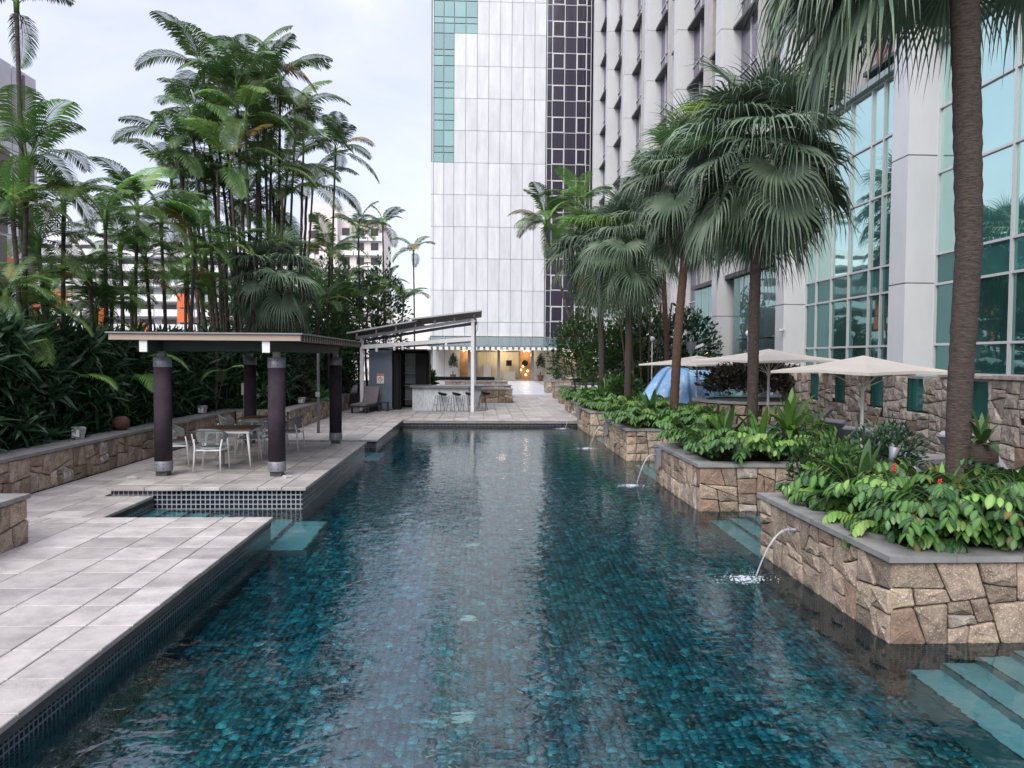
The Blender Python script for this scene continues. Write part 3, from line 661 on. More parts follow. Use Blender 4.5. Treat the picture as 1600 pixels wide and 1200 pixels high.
# ================================================================== hotel wing along the right side
XG, XC = 12.2, 11.33
wing = thing('hotel_wing', (XG, 50, 0), 'tall hotel wing with white piers and dark window bays, running down the right side', 'building')
wput('core', MB().box(XG + .55, 24, 19.3, TY + 12, 0, 60).box(XG + .55, 24, -2, 19.3, 0, 60), mt_joint, wing)
col_y = [19.2 + 7.8 * k for k in range(8)]
FL = [1.0 + 3.38 * k for k in range(17)]
for ci, y0 in enumerate([11.4 - 7.8, 11.4] + col_y):
    y1 = y0 + .78
    for j in range(len(FL) - 1):
        if FL[j] > 50 : continue
        z0, z1 = FL[j], FL[j+1]
        if j == 0: z0 = 0
        # chamfered pier piece: a narrow face to the pool, a wide face to the camera
        c = MB(); p = [(XC, y0), (XG + .5, y0), (XG + .5, y1), (XC + .0, y1)]
        vs = [(x, y, z0 + .018) for x, y in p] + [(x, y, z1 - .018) for x, y in p]
        c.add(vs, [(0,1,2,3)[::-1], (4,5,6,7), (0,1,5,4), (1,2,6,5), (2,3,7,6), (3,0,4,7)])
        wput('pier_panel', c, mt_colwhite, wing)
    wput('pier_core', MB().box(XC + .03, XG + .5, y0 + .02, y1 - .02, 0, 53), mt_joint, wing)
def bay(ya, yb, zf, glass):
    "one storey between two piers: two windows, a beige pier, dark raked sills"
    mid = (ya + yb) / 2; z0, z1 = zf, zf + 3.38
    for a, b in ((ya, mid - .75), (mid + .75, yb)):
        m_ = (a + b) / 2
        for p, q in ((a + .06, m_ - .04), (m_ + .04, b - .06)): wbox('window_pane', glass, wing, XG + .10, XG + .14, p, q, z0 + .35, z1 - .05)
        c = MB(); c.box(XG + .04, XG + .10, a, b, z0 + 1.2, z0 + 1.26); c.box(XG + .04, XG + .10, m_ - .03, m_ + .03, z0 + .35, z1)
        wput('window_frame', c, mt_frame, wing)
        s = MB(); s.add([(XG - .30, a, z0 - .02), (XG + .3, a, z0 - .05), (XG + .3, a, z0 + .34), (XG - .30, a, z0 + .10), (XG - .30, b, z0 - .02), (XG + .3, b, z0 - .05), (XG + .3, b, z0 + .34), (XG - .30, b, z0 + .10)],
                        [(0,1,2,3), (7,6,5,4), (0,4,5,1), (1,5,6,2), (2,6,7,3), (3,7,4,0)])
        wput('window_sill', s, mt_darkframe, wing)
for k in range(7):
    ya, yb = col_y[k] + .78, col_y[k+1]
    mid = (ya + yb) / 2
    for j in range(len(FL) - 2):
        if FL[j] > 46: continue
        if k == 0 and FL[j] < 10: continue
        if k == 1 and FL[j] < 6: continue
        if k == 2 and FL[j] < 4: continue
        bay(ya, yb, FL[j], mt_glass_r if (k == 0 and j in (3, 4)) else (mt_glass_p2 if k < 3 else mt_glass_p2))
    zlo = 10.9 if k == 0 else (6.3 if k == 1 else 4)
    wput('beige_pier', MB().box(XG - .16, XG + .34, mid - .74, mid + .74, zlo, 52), mt_beige, wing)
# end-of-wing return at the tower
wput('end_pier', MB().box(11.66, XG + .5, TY - 3.8 + .5, TY + .05, 0, 53), mt_colwhite, wing) if False else None
# podium curtain wall, green glass
pod = thing('curtain_wall', (XG, 16, 0), 'green glass curtain wall in a pale grid, reflecting sky and flats, right side', 'glass wall')
def podbay(ya, yb, ndiv, top=10.7):
    zs = [1.98, 2.62, 3.75, 4.75, 7.05, 9.05, top]
    zs = [1.98, 2.75, 4.35, 5.15, 7.3, 9.0, top]
    ysd = [ya + (yb - ya) * i / ndiv for i in range(ndiv + 1)]
    if ndiv == 7: ysd = [ya + (yb - ya) * t for t in (0, .11, .27, .37, .55, .72, .88, 1)]
    for i in range(len(ysd) - 1):
        for j in range(len(zs) - 1):
            mm = mt_glass_gd if j < 2 else (mt_glass_sp if j == 2 else mt_glass_g)
            wbox('glass_pane', mm, pod, XG + .0, XG + .03, ysd[i] + .03, ysd[i+1] - .03, zs[j] + .03, zs[j+1] - .03)
    for y in ysd: wbox('mullion', mt_frame, pod, XG - .07, XG + .05, y - .03, y + .03, zs[0], zs[-1])
    for z in zs: wbox('transom', mt_frame, pod, XG - .06, XG + .045, ya, yb, z - .03, z + .03)
    wbox('head_gutter', mt_gframe, pod, XG - .25, XG + .5, ya, yb, zs[-1] + .04, zs[-1] + .22)
podbay(-2, 3.6, 4); podbay(3.6 + .78, 11.4, 5); podbay(12.18, 19.2, 5); podbay(19.98, 27.0, 7)
for y0, y1 in ((-2, 19.98),):
    for j in range(4):
        for k in range(9): wbox('upper_window', mt_glass_p2 if (j + k) % 3 else mt_glass_r, pod, XG + .4, XG + .44, y0 + k*2.4, y0 + k*2.4 + 2.3, 11.1 + j*3.38, 13.8 + j*3.38)
# atrium glass between the piers farther down
atr = thing('atrium_glass', (XG, 33, 0), 'tall pale bluish glass atrium screen behind the cream parasols', 'glass screen')
def zt(y): return 2.3 + 148 * y / 1150 * (30.1 / 30.1) if False else 6.2
for k in range(10):
    y0 = 27.9 + k * 1.24
    if 34.6 < y0 + .6 < 35.6: continue
    for z0, z1 in ((0.1, 3.2), (3.25, 6.1)): wbox('glass_pane', mt_glass_a, atr, XG - .30, XG - .27, y0 + .02, y0 + 1.22, z0, z1)
    wbox('fin', mt_gframe, atr, XG - .26, XG - .10, y0 - .015, y0 + .015, .1, 6.1)
wbox('top_rail', mt_darkframe, atr, XG - .5, XG + .4, 27.8, 40.4, 6.12, 6.32)

# stone garden wall with slot windows in front of the curtain wall
sw = thing('slot_window_wall', (9.3, 10, 0), 'rough stone wall with narrow green slot windows below the curtain wall', 'wall')
XW = 9.3; ZT = 1.98
hol = []
for yc, w in ((19.95, .55), (18.5, .6), (16.75, .62), (15.25, .62), (13.4, .85), (11.6, .8)): hol.append((yc - w/2, yc + w/2, 1.22, 1.93))
Y1 = 22.0
hu = [(Y1 - b, Y1 - a, c, d + .1) for a, b, c, d in hol]
stones(sw, (XW, Y1, 0), (0, -1, 0), 17.0, ZT, (-1, 0, 0), .36, mt_stone_g, 90, holes=hu, dep=.05, jit=.95)
wall = MB(); ylast = 5.0
wall.box(XW + .01, XW + .5, 5, Y1, 0, 1.22)
for a, b, c, d in sorted(hol):
    wall.box(XW + .01, XW + .5, ylast, a, 1.22, ZT); ylast = b
wall.box(XW + .01, XW + .5, ylast, Y1, 1.22, ZT)
wput('mortar_core', wall, mt_mortar, sw)
r9 = random.Random(4)
for a, b, c, d in hol:
    wbox('window_pane', mt_glass_sp, sw, XW + .10, XW + .12, a + .01, b - .01, c + .02, d); wbox('window_reveal', mt_glass_sp, sw, XW + .02, XW + .10, b - .02, b - .006, c, d)
    wbox('window_head', mt_gframe, sw, XW + .0, XW + .37, a, b, d, d + .05)
    for j in range(3): 
        s = stone_mb([(0, 0), (.3, 0), (.3, .22), (0, .22)], Vector((XW + .03, b - .0, c + .02 + j*.235)), Vector((1, 0, 0)), Vector((0, 0, 1)), Vector((0, -1, 0)), .006, .04, r9)
        pass
stones(sw, (XW, Y1, 0), (1, 0, 0), 2.0, ZT, (0, 1, 0), .36, mt_stone_g, 93)
yy = 5.0
while yy < Y1 - .3:
    l = .5 + r9.random()*.7; l = min(l, Y1 - yy)
    if r9.random() < .75: wbox('cap_stone', mt_stone_g, sw, XW - .1, XW + .55, yy + .02, yy + l - .02, ZT + .005, ZT + .05 + r9.random()*.03)
    yy += l
wput('ledge', MB().box(XW + .5, XG - .1, 2, 27.2, 1.55, 1.96), mt_gframe, sw)
# round stone planter with a dark clipped bush, beyond the second palm
rp = thing('round_planter', (8.6, 22.8, 0), 'curved stone planter holding the dark clipped bush under the parasols', 'planter')
put('mortar_core', MB().lathe((0, 0, 0), [(1.75, 0), (1.75, 1.0)], 28), mt_mortar, rp)
rr = random.Random(8)
for j in range(3):
    for i in range(26):
        a = (i + (j % 2) * .5 + rr.random()*.2) / 26 * 2 * math.pi
        if math.sin(a) > .4: continue
        u = Vector((-math.sin(a), math.cos(a), 0)); n = Vector((math.cos(a), math.sin(a), 0))
        w = .40; s = stone_mb([(-w/2, 0), (w/2 - .05*rr.random(), .02), (w/2, .3), (-w/2 + .03, .31)], n * 1.74 + Vector((0, 0, .02 + j*.325)), u, Vector((0, 0, 1)), n, .006, .05, rr)
        put('stone', s, mt_stone, rp)
put('cap', MB().lathe((0, 0, 0), [(1.85, 1.0), (1.85, 1.07), (1.4, 1.07), (1.4, 1.02)], 28), mt_slate, rp)

# ================================================================== buildings beyond the left hedge
A = thing('grey_block', (-45, 60, -3), 'grey office block with brown and orange panels at the far left edge', 'building')
wput('wall', MB().box(-75, -45.1, 30, 77.7, -3, 29.9), mt_bldg_g, A)
ra = random.Random(12)
for j in range(8):
    z0 = -2.6 + j * 4.1
    for i in range(12):
        y0 = 30 + i * 3.98
        wbox('panel', mt_bldg_g if z0 > 18 else mt_bldg, A, -45.09, -45.0, y0 + .06, y0 + 3.9, z0 + .06, z0 + 4.02)
        if ra.random() < (.55 if z0 < 18 else .0): 
            h = 1.0 + 2.9 * ra.random(); o = ra.random() * 1.2; wbox('brown_panel', mt_brown, A, -44.99, -44.90, y0 + o, y0 + o + 2.3, z0 + .1, z0 + min(3.9, h + 1.2))
        if ra.random() < (.30 if z0 < 12 else 0): wbox('orange_panel', mt_orange, A, -44.99, -44.88, y0 + 2.7, y0 + 3.8, z0 + .1, z0 + 1.9)
        if z0 > 18 and ra.random() < .5: wbox('brown_slot', mt_brown, A, -44.99, -44.9, y0 + 1.6, y0 + 1.95, z0 + .3, z0 + 3.7)
B = thing('balcony_block', (-60, 150, -3), 'long white slab block with continuous balcony bands behind the palms', 'building')
wput('wall', MB().box(-104, -33, 151.5, 165, -3, 25.5), mt_bldg, B)
rb = random.Random(5)
for j in range(9):
    z0 = -1.6 + 2.95 * j
    for i in range(9):
        x0 = -104 + i * 7.9
        wbox('balcony', mt_white if j > 1 else mt_bldg, B, x0 + .1, x0 + 7.8, 149.6, 150.0, z0, z0 + 1.35)
        wbox('window', mt_void, B, x0 + .8, x0 + 3.6, 151.4, 151.55, z0 + 1.0, z0 + 2.4); wbox('window', mt_void, B, x0 + 4.4, x0 + 7.0, 151.4, 151.55, z0 + 1.0, z0 + 2.4)
        if 1 < j < 6 and rb.random() < .5: wbox('orange_panel', mt_orange, B, x0 + 4.6, x0 + 7.0, 149.4, 149.58, z0 - 1.2, z0 + 1.5)
    wbox('floor_slab', mt_bldg_g, B, -104, -33, 150.0, 151.5, z0 - .25, z0 + .05)
C_ = thing('pink_tower', (-30, 150, -3), 'pale pinkish tower block with roof railings behind the slim palms', 'building')
wput('wall', MB().box(-35, -28.5, 150, 160, -3, 33).box(-28.5, -19.5, 152, 165, -3, 30), mt_pinkb, C_)
for j in range(10):
    for i in range(3):
        wbox('window', mt_void, C_, -27.9 + i*2.9, -26.4 + i*2.9, 151.9, 151.99, .5 + j*2.95, 2.0 + j*2.95)
        wbox('balcony', mt_white, C_, -28.3 + i*2.9, -25.6 + i*2.9, 151.2, 151.85, -.6 + j*2.95, .35 + j*2.95)
    wbox('window', mt_void, C_, -34.2, -32.2, 149.9, 149.99, .5 + j*3.2, 2.0 + j*3.2)
f = MB()
for z in (31, 31.9, 32.8, 33.7): f.box(-28.3, -19.7, 152.1, 152.25, z, z + .14)
for k in range(10): f.box(-28.3 + k*.95, -28.15 + k*.95, 152.1, 152.25, 30, 33.8)
for z in (33.9, 34.8, 35.7): f.box(-35, -29, 150.1, 150.25, z, z + .14)
for k in range(7): f.box(-35 + k, -34.85 + k, 150.1, 150.25, 33, 35.8)
wput('roof_railing', f, mt_white, C_)
# ================================================================== pavilion
pv = thing('pavilion', (-4.7, 16, PZ), 'open flat-roofed pavilion on four round purple columns over the dining tables', 'pavilion')
cols = [(-5.72, 13.6), (-3.67, 13.55), (-5.72, 18.7), (-3.6, 18.7)]
for x, y in cols:
    wput('column', MB().lathe((x, y, PZ), [(.152, .26), (.152, 1.98)], 28), mt_colpurp, pv, True)
    wput('base_collar', MB().lathe((x, y, PZ), [(.158, .09), (.16, .1), (.16, .262), (.155, .27)], 28), mt_steel, pv, True)
    wput('top_collar', MB().lathe((x, y, PZ), [(.155, 1.97), (.158, 1.98), (.158, 2.15), (.13, 2.16)], 28), mt_steel, pv, True)
    wput('foot_plate', MB().box(x-.1, x+.1, y-.1, y+.1, PZ, PZ+.09), mt_dslate, pv)
    for a in (-2.0, -1.2):
        for z in (.14, .22, 2.02, 2.10):
            wput('bolt', MB().lathe((x + .158*math.cos(a), y + .158*math.sin(a), PZ + z), [(.008, -.008), (.008, .008)], 6), mt_black, pv)
    wput('neck', MB().box(x-.055, x+.055, y-.055, y+.055, PZ+2.15, PZ+2.26), mt_steel, pv)
for x in (-5.76, -3.68):
    wbox('beam', mt_greenbeam, pv, x-.055, x+.055, 12.95, 19.3, PZ+2.26, PZ+2.44)
    wbox('beam_end', mt_white, pv, x-.065, x+.065, 12.92, 12.948, PZ+2.24, PZ+2.45)
for y in (13.6, 18.7): wbox('cross_beam', mt_greenbeam, pv, -5.70, -3.74, y-.05, y+.05, PZ+2.265, PZ+2.435)
wbox('cross_beam', mt_greenbeam, pv, -6.15, -5.82, 13.55, 13.65, PZ+2.265, PZ+2.435)
RZ = PZ + 2.455
n = 46
for k in range(n):
    y = 13.0 + k * (6.35 / (n - 1)); wbox('roof_slat', mt_blade, pv, -6.27, -3.14, y - .018, y + .018, RZ, RZ + .085)
wbox('front_fascia', mt_roofpan, pv, -6.32, -3.08, 12.88, 12.92, RZ - .01, RZ + .098)
wbox('back_fascia', mt_roofpan, pv, -6.32, -3.08, 19.45, 19.49, RZ - .01, RZ + .098)
for k in range(60):
    y = 12.95 + k * .1085; wbox('side_batten', mt_blade if k % 2 else mt_roofpan, pv, -3.11, -3.08, y, y + .06, RZ - .02, RZ + .097)
wbox('side_fascia', mt_roofpan, pv, -6.32, -6.28, 12.92, 19.45, RZ, RZ + .098)
wput('roof_sheet', MB().box(-6.36, -3.04, 12.84, 19.53, RZ + .10, RZ + .125), mt_steel, pv)
wput('light_tube', MB().box(-5.2, -3.9, 15.9, 15.98, RZ - .09, RZ - .02), mt_white, pv)
for x, y in ((-6.08, 13.15), (-3.42, 13.3)):
    t = thing('floor_block', (x, y, PZ), 'small cream block on the pavilion floor near the %s front column' % ('left' if x < -5 else 'right'), 'block')
    put('block', MB().box(-.09, .09, -.05, .05, 0, .05), mt_beige, t) if False else put('lid', MB().lathe((0,0,0), [(.09,0),(.09,.035),(.075,.05)], 4), mt_beige, t)

# ---- chairs: leg frames, pad seat, corded tub back
def make_chair(loc, rz, label):
    t = thing('dining_chair', loc, label, 'chair', 'white dining chairs with corded backs', rz)
    for sx in (-1, 1):
        put('leg', MB().tube([(sx*.25, .24, 0), (sx*.235, .20, .44), (sx*.235, .17, .60)], [.013, .017, .014], 7), mt_white, t, True)
        put('leg', MB().tube([(sx*.25, -.27, 0), (sx*.235, -.23, .44), (sx*.26, -.2, .62)], [.013, .017, .014], 7), mt_white, t, True)
    s = MB(); s.lathe((0, 0, .415), [(.20, 0), (.225, .008), (.23, .03), (.215, .048)], 20); put('seat', s, mt_seat, t, True, sc=(1, 1, 1))
    fr = MB(); fr.box(-.235, .235, -.215, -.19, .40, .425); fr.box(-.235, .235, .18, .205, .40, .425); fr.box(-.24, -.215, -.19, .18, .40, .425); fr.box(.215, .24, -.19, .18, .40, .425); put('seat_frame', fr, mt_white, t)
    top = []; bot = []
    for k in range(25):
        a = math.pi * (1.0 + k / 24) ; c, s_ = math.cos(a), math.sin(a)
        h = .80 - .13 * (1 - abs(s_)) ** 1.5; top.append((c*.285, s_*.28 + .02, h)); bot.append((c*.25, s_*.235 + .02, .56))
    put('back_rail', MB().tube(top, .017, 7), mt_rope, t, True); put('lower_rail', MB().tube(bot, .010, 6), mt_rope, t, True)
    cords = MB()
    for k in range(49):
        u = k / 48 * 24; i = min(23, int(u)); f = u - i
        p = Vector(top[i]).lerp(Vector(top[i+1]), f); q = Vector(bot[i]).lerp(Vector(bot[i+1]), f); cords.tube([p, q], .0062, 4, False)
    tag(put('cord', cords, mt_rope, t), kind='stuff')
    return t
ch0 = make_chair((-5.05, 14.15, PZ), 0, 'chair nearest the camera, back turned, at the front dining table'); reg(None)
for loc, rz, lab in [((-5.93, 14.85, PZ), -1.45, 'chair tucked behind the front left column, facing right'),
                     ((-4.9, 16.0, PZ), math.pi, 'chair on the far side of the front dining table'),
                     ((-4.65, 16.85, PZ), .12, 'chair with back to camera at the rear table, left of the front right column'),
                     ((-5.85, 17.6, PZ), -1.5, 'chair at the left end of the rear dining table'),
                     ((-4.38, 17.3, PZ), 1.5, 'chair mostly hidden behind the front right column')]:
    copy_tree(ch0, label=lab) if False else None
    c = copy_tree(ch0); c.location = loc; c.rotation_euler = (0, 0, rz); c['label'] = lab
def make_table(loc, label, rz=0):
    t = thing('dining_table', loc, label, 'table', 'wood-topped dining tables', rz)
    for k in range(6): put('top_board', MB().box(-.46 + k*.153, -.46 + k*.153 + .150, -.46, .46, .72, .745), mt_wood, t)
    put('apron', MB().box(-.42, .42, -.42, -.39, .66, .719).box(-.42, .42, .39, .42, .66, .719).box(-.42, -.39, -.39, .39, .66, .719).box(.39, .42, -.39, .39, .66, .719), mt_white, t)
    for a in (-1, 1):
        for b in (-1, 1): put('leg', MB().tube([(a*.46, b*.46, 0), (a*.38, b*.38, .70)], [.016, .03], 8), mt_white, t, True)
    return t
make_table((-4.95, 15.05, PZ), 'square wooden table with white splayed legs, front one in the pavilion', .05)
make_table((-5.08, 17.6, PZ), 'rear wooden table with white legs, partly behind the right column', -.04)
t = thing('bowl_seat', (-5.05, 14.75, PZ), 'low grey stool pushed under the front table', 'stool'); put('seat', MB().lathe((0,0,.3), [(.14,0),(.2,.04),(.18,.09)], 16), mt_seat, t); put('stem', MB().lathe((0,0,0), [(.14,0),(.14,.02),(.03,.04),(.03,.3)], 12), mt_steel, t)

# ================================================================== poolside bar shelter
sh = thing('bar_shelter', (-2.5, 32, 0), 'white steel shelter with two tilted roof sheets over the pool bar', 'shelter')
def zr(x, z0, z1, x0=-5.3, x1=0.0): return z0 + (z1 - z0) * (x - x0) / (x1 - x0)
for x, y, zt_ in ((-5.02, 31.9, 3.08), (-.27, 31.55, 3.98), (-5.02, 35.3, 3.1), (-.20, 35.3, 3.9)):
    wbox('post', mt_white, sh, x-.07, x+.07, y-.07, y+.07, 0, zt_)
for y in (31.75, 35.1):
    wput('lower_beam', MB().beam((-5.0, y, 2.74), (-.34, y-.1, 3.12), .10, .17), mt_white, sh)
    wput('upper_beam', MB().beam((-5.25, y, 3.12), (-.1, y-.15, 3.98), .10, .13), M('light_grey_steel', (.40,.42,.45), rough=.5), sh)
wput('diagonal_beam', MB().beam((-2.3, 33.3, 3.55), (-.1, 33.2, 3.85), .08, .1), mt_steel, sh)
# roof sheets
def sheet(x0, x1, y0, y1, z0, z1, th, nm, m): 
    b = MB(); vs = [(x0,y0,z0),(x1,y0,z1),(x1,y1,z1),(x0,y1,z0)]; vs += [(a,b_,c+th) for a, b_, c in vs]
    b.add(vs, [(3,2,1,0),(4,5,6,7),(0,1,5,4),(1,2,6,5),(2,3,7,6),(3,0,4,7)]); wput(nm, b, m, sh)
sheet(-5.55, -2.6, 31.2, 35.8, 3.27, 3.83, .04, 'roof_sheet', mt_roofgrey); sheet(-2.85, .12, 31.1, 35.7, 3.88, 4.27, .04, 'roof_sheet', mt_roofgrey)
wput('roof_edge', MB().beam((-5.55, 31.18, 3.31), (-2.6, 31.18, 3.87), .03, .06), M('light_edge', (.45,.46,.47)), sh); wput('roof_edge', MB().beam((-2.85, 31.08, 3.92), (.12, 31.08, 4.31), .03, .06), bpy.data.materials['light_edge'], sh)
for k in range(7):
    x = -5.2 + k*.83; z = zr(x, 3.16, 4.0); wput('bracket', MB().lathe((x, 31.6, z), [(.035, 0), (.045, .06), (.03, .2)], 8), mt_white, sh)
for x in (-4.35, -3.6, -3.25, -1.4):
    z = zr(x, 2.66, 3.02, -5, -.3); s = MB().lathe((x, 31.55, z - .16), [(.05, 0), (.06, .1), (.03, .16)], 8); wput('spotlight', s, mt_white, sh)
wput('cable', MB().tube([(-.2, 31.46, 4.0), (-.05, 31.45, 3.8), (-.06, 31.45, 3.5), (-.18, 31.47, 3.35)], .01, 5), mt_black, sh)
# kiosk
kk = thing('bar_kiosk', (-3.7, 33, 0), 'blue-grey bar kiosk with an open dark doorway and shelves', 'kiosk')
wbox('front_panel', mt_kiosk, kk, -4.78, -3.78, 32.3, 32.42, .04, 2.62)
wput('side_wall', MB().box(-4.78, -4.68, 32.42, 34.6, 0, 2.6).box(-4.68, -2.25, 34.5, 34.6, 0, 2.6).box(-2.35, -2.25, 33.6, 34.5, 0, 2.6), mt_black, kk)
wbox('plinth', mt_dslate, kk, -4.76, -3.8, 32.31, 32.40, 0, .039)
wbox('roof', mt_black, kk, -4.8, -2.3, 32.43, 34.7, 2.6, 2.68)
wbox('door_leaf', mt_black, kk, -3.77, -3.50, 32.6, 32.66, .02, 2.55); wbox('back_panel', M('grey_shelf', (.26, .29, .29), rough=.4), kk, -3.42, -2.6, 34.40, 34.46, .1, 2.5)
for z in (.35, 1.0, 1.12, 1.55, 2.0): wbox('shelf', mt_steel, kk, -3.42, -2.55, 34.0, 34.39, z, z + .035)
wbox('door_post', mt_black, kk, -3.50, -3.44, 32.7, 33.0, 0, 2.55); wbox('dark_cupboard', mt_black, kk, -2.86, -2.36, 33.4, 33.95, .02, 2.5)
sg = thing('warning_sign', (-4.28, 32.28, 1.17), 'white notice with red header and red ring symbol on the kiosk', 'sign')
mt_signw = M('sign_white', (.75, .73, .70)); mt_signr = M('sign_red', (.55, .03, .03))
put('plate', MB().box(-.15, .15, -.012, .0, 0, .42), mt_signw, sg); put('header', MB().box(-.145, .145, -.018, -.0125, .33, .415), mt_signr, sg)
rg = MB(); m_ = 24
for k in range(m_):
    a, b = 2*math.pi*k/m_, 2*math.pi*(k+1)/m_
    rg.add([(math.cos(q)*rad, -.016, .185 + math.sin(q)*rad) for q, rad in ((a,.095),(b,.095),(b,.07),(a,.07))], [(0,1,2,3)])
rg.beam((-.06, -.0165, .245), (.06, -.0165, .125), .003, .02)
put('ring_symbol', rg, mt_signr, sg)
def text(s, size, loc, m, parent):
    cu = bpy.data.curves.new('sign_text', 'FONT'); cu.body = s; cu.size = size; cu.align_x = 'CENTER'; cu.align_y = 'CENTER'; cu.extrude = .001
    cu.materials.append(m); tmp = bpy.data.objects.new('lettering_curve', cu); COL.objects.link(tmp); me = bpy.data.meshes.new_from_object(tmp); bpy.data.objects.remove(tmp); o = bpy.data.objects.new('lettering', me); COL.objects.link(o); o.parent = parent; o.location = loc; o.rotation_euler = (R_(90), 0, 0)
text('NO DIVING', .048, (0, -.021, .372), mt_signw, sg); text('SHALLOW WATER', .026, (0, -.015, .045), mt_black, sg)
# counter
bc = thing('bar_counter', (-1.6, 33, 0), 'curved white marble bar counter with a grey stone top', 'counter')
b = MB(); pts = [(-2.9, 32.35), (-2.35, 32.12), (-.45, 32.15), (.1, 32.6), (.1, 33.6), (-.4, 33.6), (-.5, 32.9), (-2.3, 32.9), (-2.3, 34.4), (-2.9, 34.4)]
def prism(mb, pts, z0, z1):
    n = len(pts); mb.add([(x, y, z0) for x, y in pts] + [(x, y, z1) for x, y in pts], [tuple(range(n))[::-1], tuple(range(n, 2*n))] + [(i, (i+1) % n, n+(i+1) % n, n+i) for i in range(n)]); return mb
wput('body', prism(MB(), pts, .0, 1.0), mt_marble, bc)
pt2 = [(-3.0, 32.25), (-2.4, 31.98), (-.4, 32.0), (.22, 32.5), (.22, 33.7), (-.5, 33.7), (-.6, 33.0), (-2.2, 33.0), (-2.2, 34.5), (-3.0, 34.5)]
wput('counter_top', prism(MB(), pt2, 1.0, 1.09), mt_counter, bc)
t = thing('folded_paper', (-1.5, 32.5, 1.095), 'white sheet lying on the bar counter', 'paper'); put('sheet', MB().box(-.35, .35, -.1, .12, 0, .012), mt_white, t)
def make_stool(loc, rz, lab):
    t = thing('bar_stool', loc, lab, 'stool', 'black bar stools along the counter', rz)
    s = MB(); prof = [(.02, .70), (.14, .71), (.185, .75), (.20, .82), (.185, .82), (.16, .765), (.02, .745)]; s.lathe((0, 0, 0), prof, 18); o = put('seat', s, mt_black, t, True); o.rotation_euler = (R_(10), R_(8), 0)
    for a in (-1, 1):
        put('leg', MB().tube([(a*.10, -.08, .70), (a*.21, -.2, .01), (a*.21, .2, .01), (a*.10, .08, .70)], .011, 6), mt_black, t, True)
    put('footrest', MB().tube([(-.165, -.15, .28), (.165, -.15, .28)], .010, 6), mt_black, t); put('footrest', MB().tube([(-.165, .15, .28), (.165, .15, .28)], .010, 6), mt_black, t)
    return t
s0 = make_stool((-1.72, 31.75, 0), 1.2, 'first bar stool from the left, in front of the marble counter'); reg(None)
for x, rz, lab in ((-1.12, 1.15, 'second bar stool from the left at the marble counter'), (-.55, 1.25, 'third bar stool, just left of the white post'), (.16, 1.4, 'fourth bar stool, right of the white post')):
    c = copy_tree(s0); c.location = (x, 31.75 if x < 0 else 32.3, 0); c.rotation_euler = (0, 0, rz); c['label'] = lab
# loungers
def make_lounger(loc, rz, lab, grp='sun loungers', back=62, fab=None, frame=None):
    t = thing('sun_lounger', loc, lab, 'lounger', grp, rz)
    frame = frame or mt_wicker; fab = fab or mt_fabric
    put('frame', MB().box(-.34, .34, -1.0, .9, .24, .32), frame, t)
    for a in (-1, 1):
        for y in (-.9, .8): put('leg', MB().box(a*.30 - .03, a*.30 + .03, y - .03, y + .03, 0, .24), frame, t)
    put('seat_cushion', MB().box(-.32, .32, -1.0, .35, .322, .39), fab, t)
    o = put('backrest', MB().box(-.32, .32, 0, .78, 0, .07), fab, t, loc=(0, .37, .34)); o.rotation_euler = (R_(back), 0, 0)
    o = put('back_frame', MB().box(-.33, .33, .0, .78, -.035, -.002), frame, t, loc=(0, .37, .34)); o.rotation_euler = (R_(back), 0, 0)
    return t
l0 = make_lounger((-4.72, 31.3, 0), .12, 'dark wicker sun lounger with raised back beside the bar kiosk')
l0.rotation_euler = (0, 0, R_(-12))
t = thing('side_table', (-4.05, 31.6, 0), 'low dark wicker side table beside the lounger by the kiosk', 'side table'); put('top', MB().box(-.2, .2, -.2, .2, .36, .4), mt_wicker, t)
for a in (-1, 1):
    for b_ in (-1, 1): put('leg', MB().box(a*.17-.02, a*.17+.02, b_*.17-.02, b_*.17+.02, 0, .36), mt_wicker, t)
# right terrace loungers (grey pads) seen between the plants
for loc, rz, lab in (((7.0, 18.2, .25), -2.2, 'grey lounger back leaning left beyond the fern, left of the two'), ((7.7, 17.7, .25), -2.2, 'grey lounger back leaning left beyond the fern, right of the two'),
                     ((8.0, 14.9, .15), 1.9, 'pale lounger pad against the slot-window wall, left of the parasol pole'), ((7.9, 13.7, .1), 1.9, 'pale lounger pad beside the parasol pole'),
                     ((7.0, 9.3, .42), 1.8, 'pale grey lounger back right of the nearest palm trunk')):
    make_lounger(loc, rz, lab, 'grey loungers on the right terrace', back=48, fab=M('pale_pad', (.36, .35, .38), rough=.9) if 'pale' in lab else mt_fabric, frame=mt_steel)
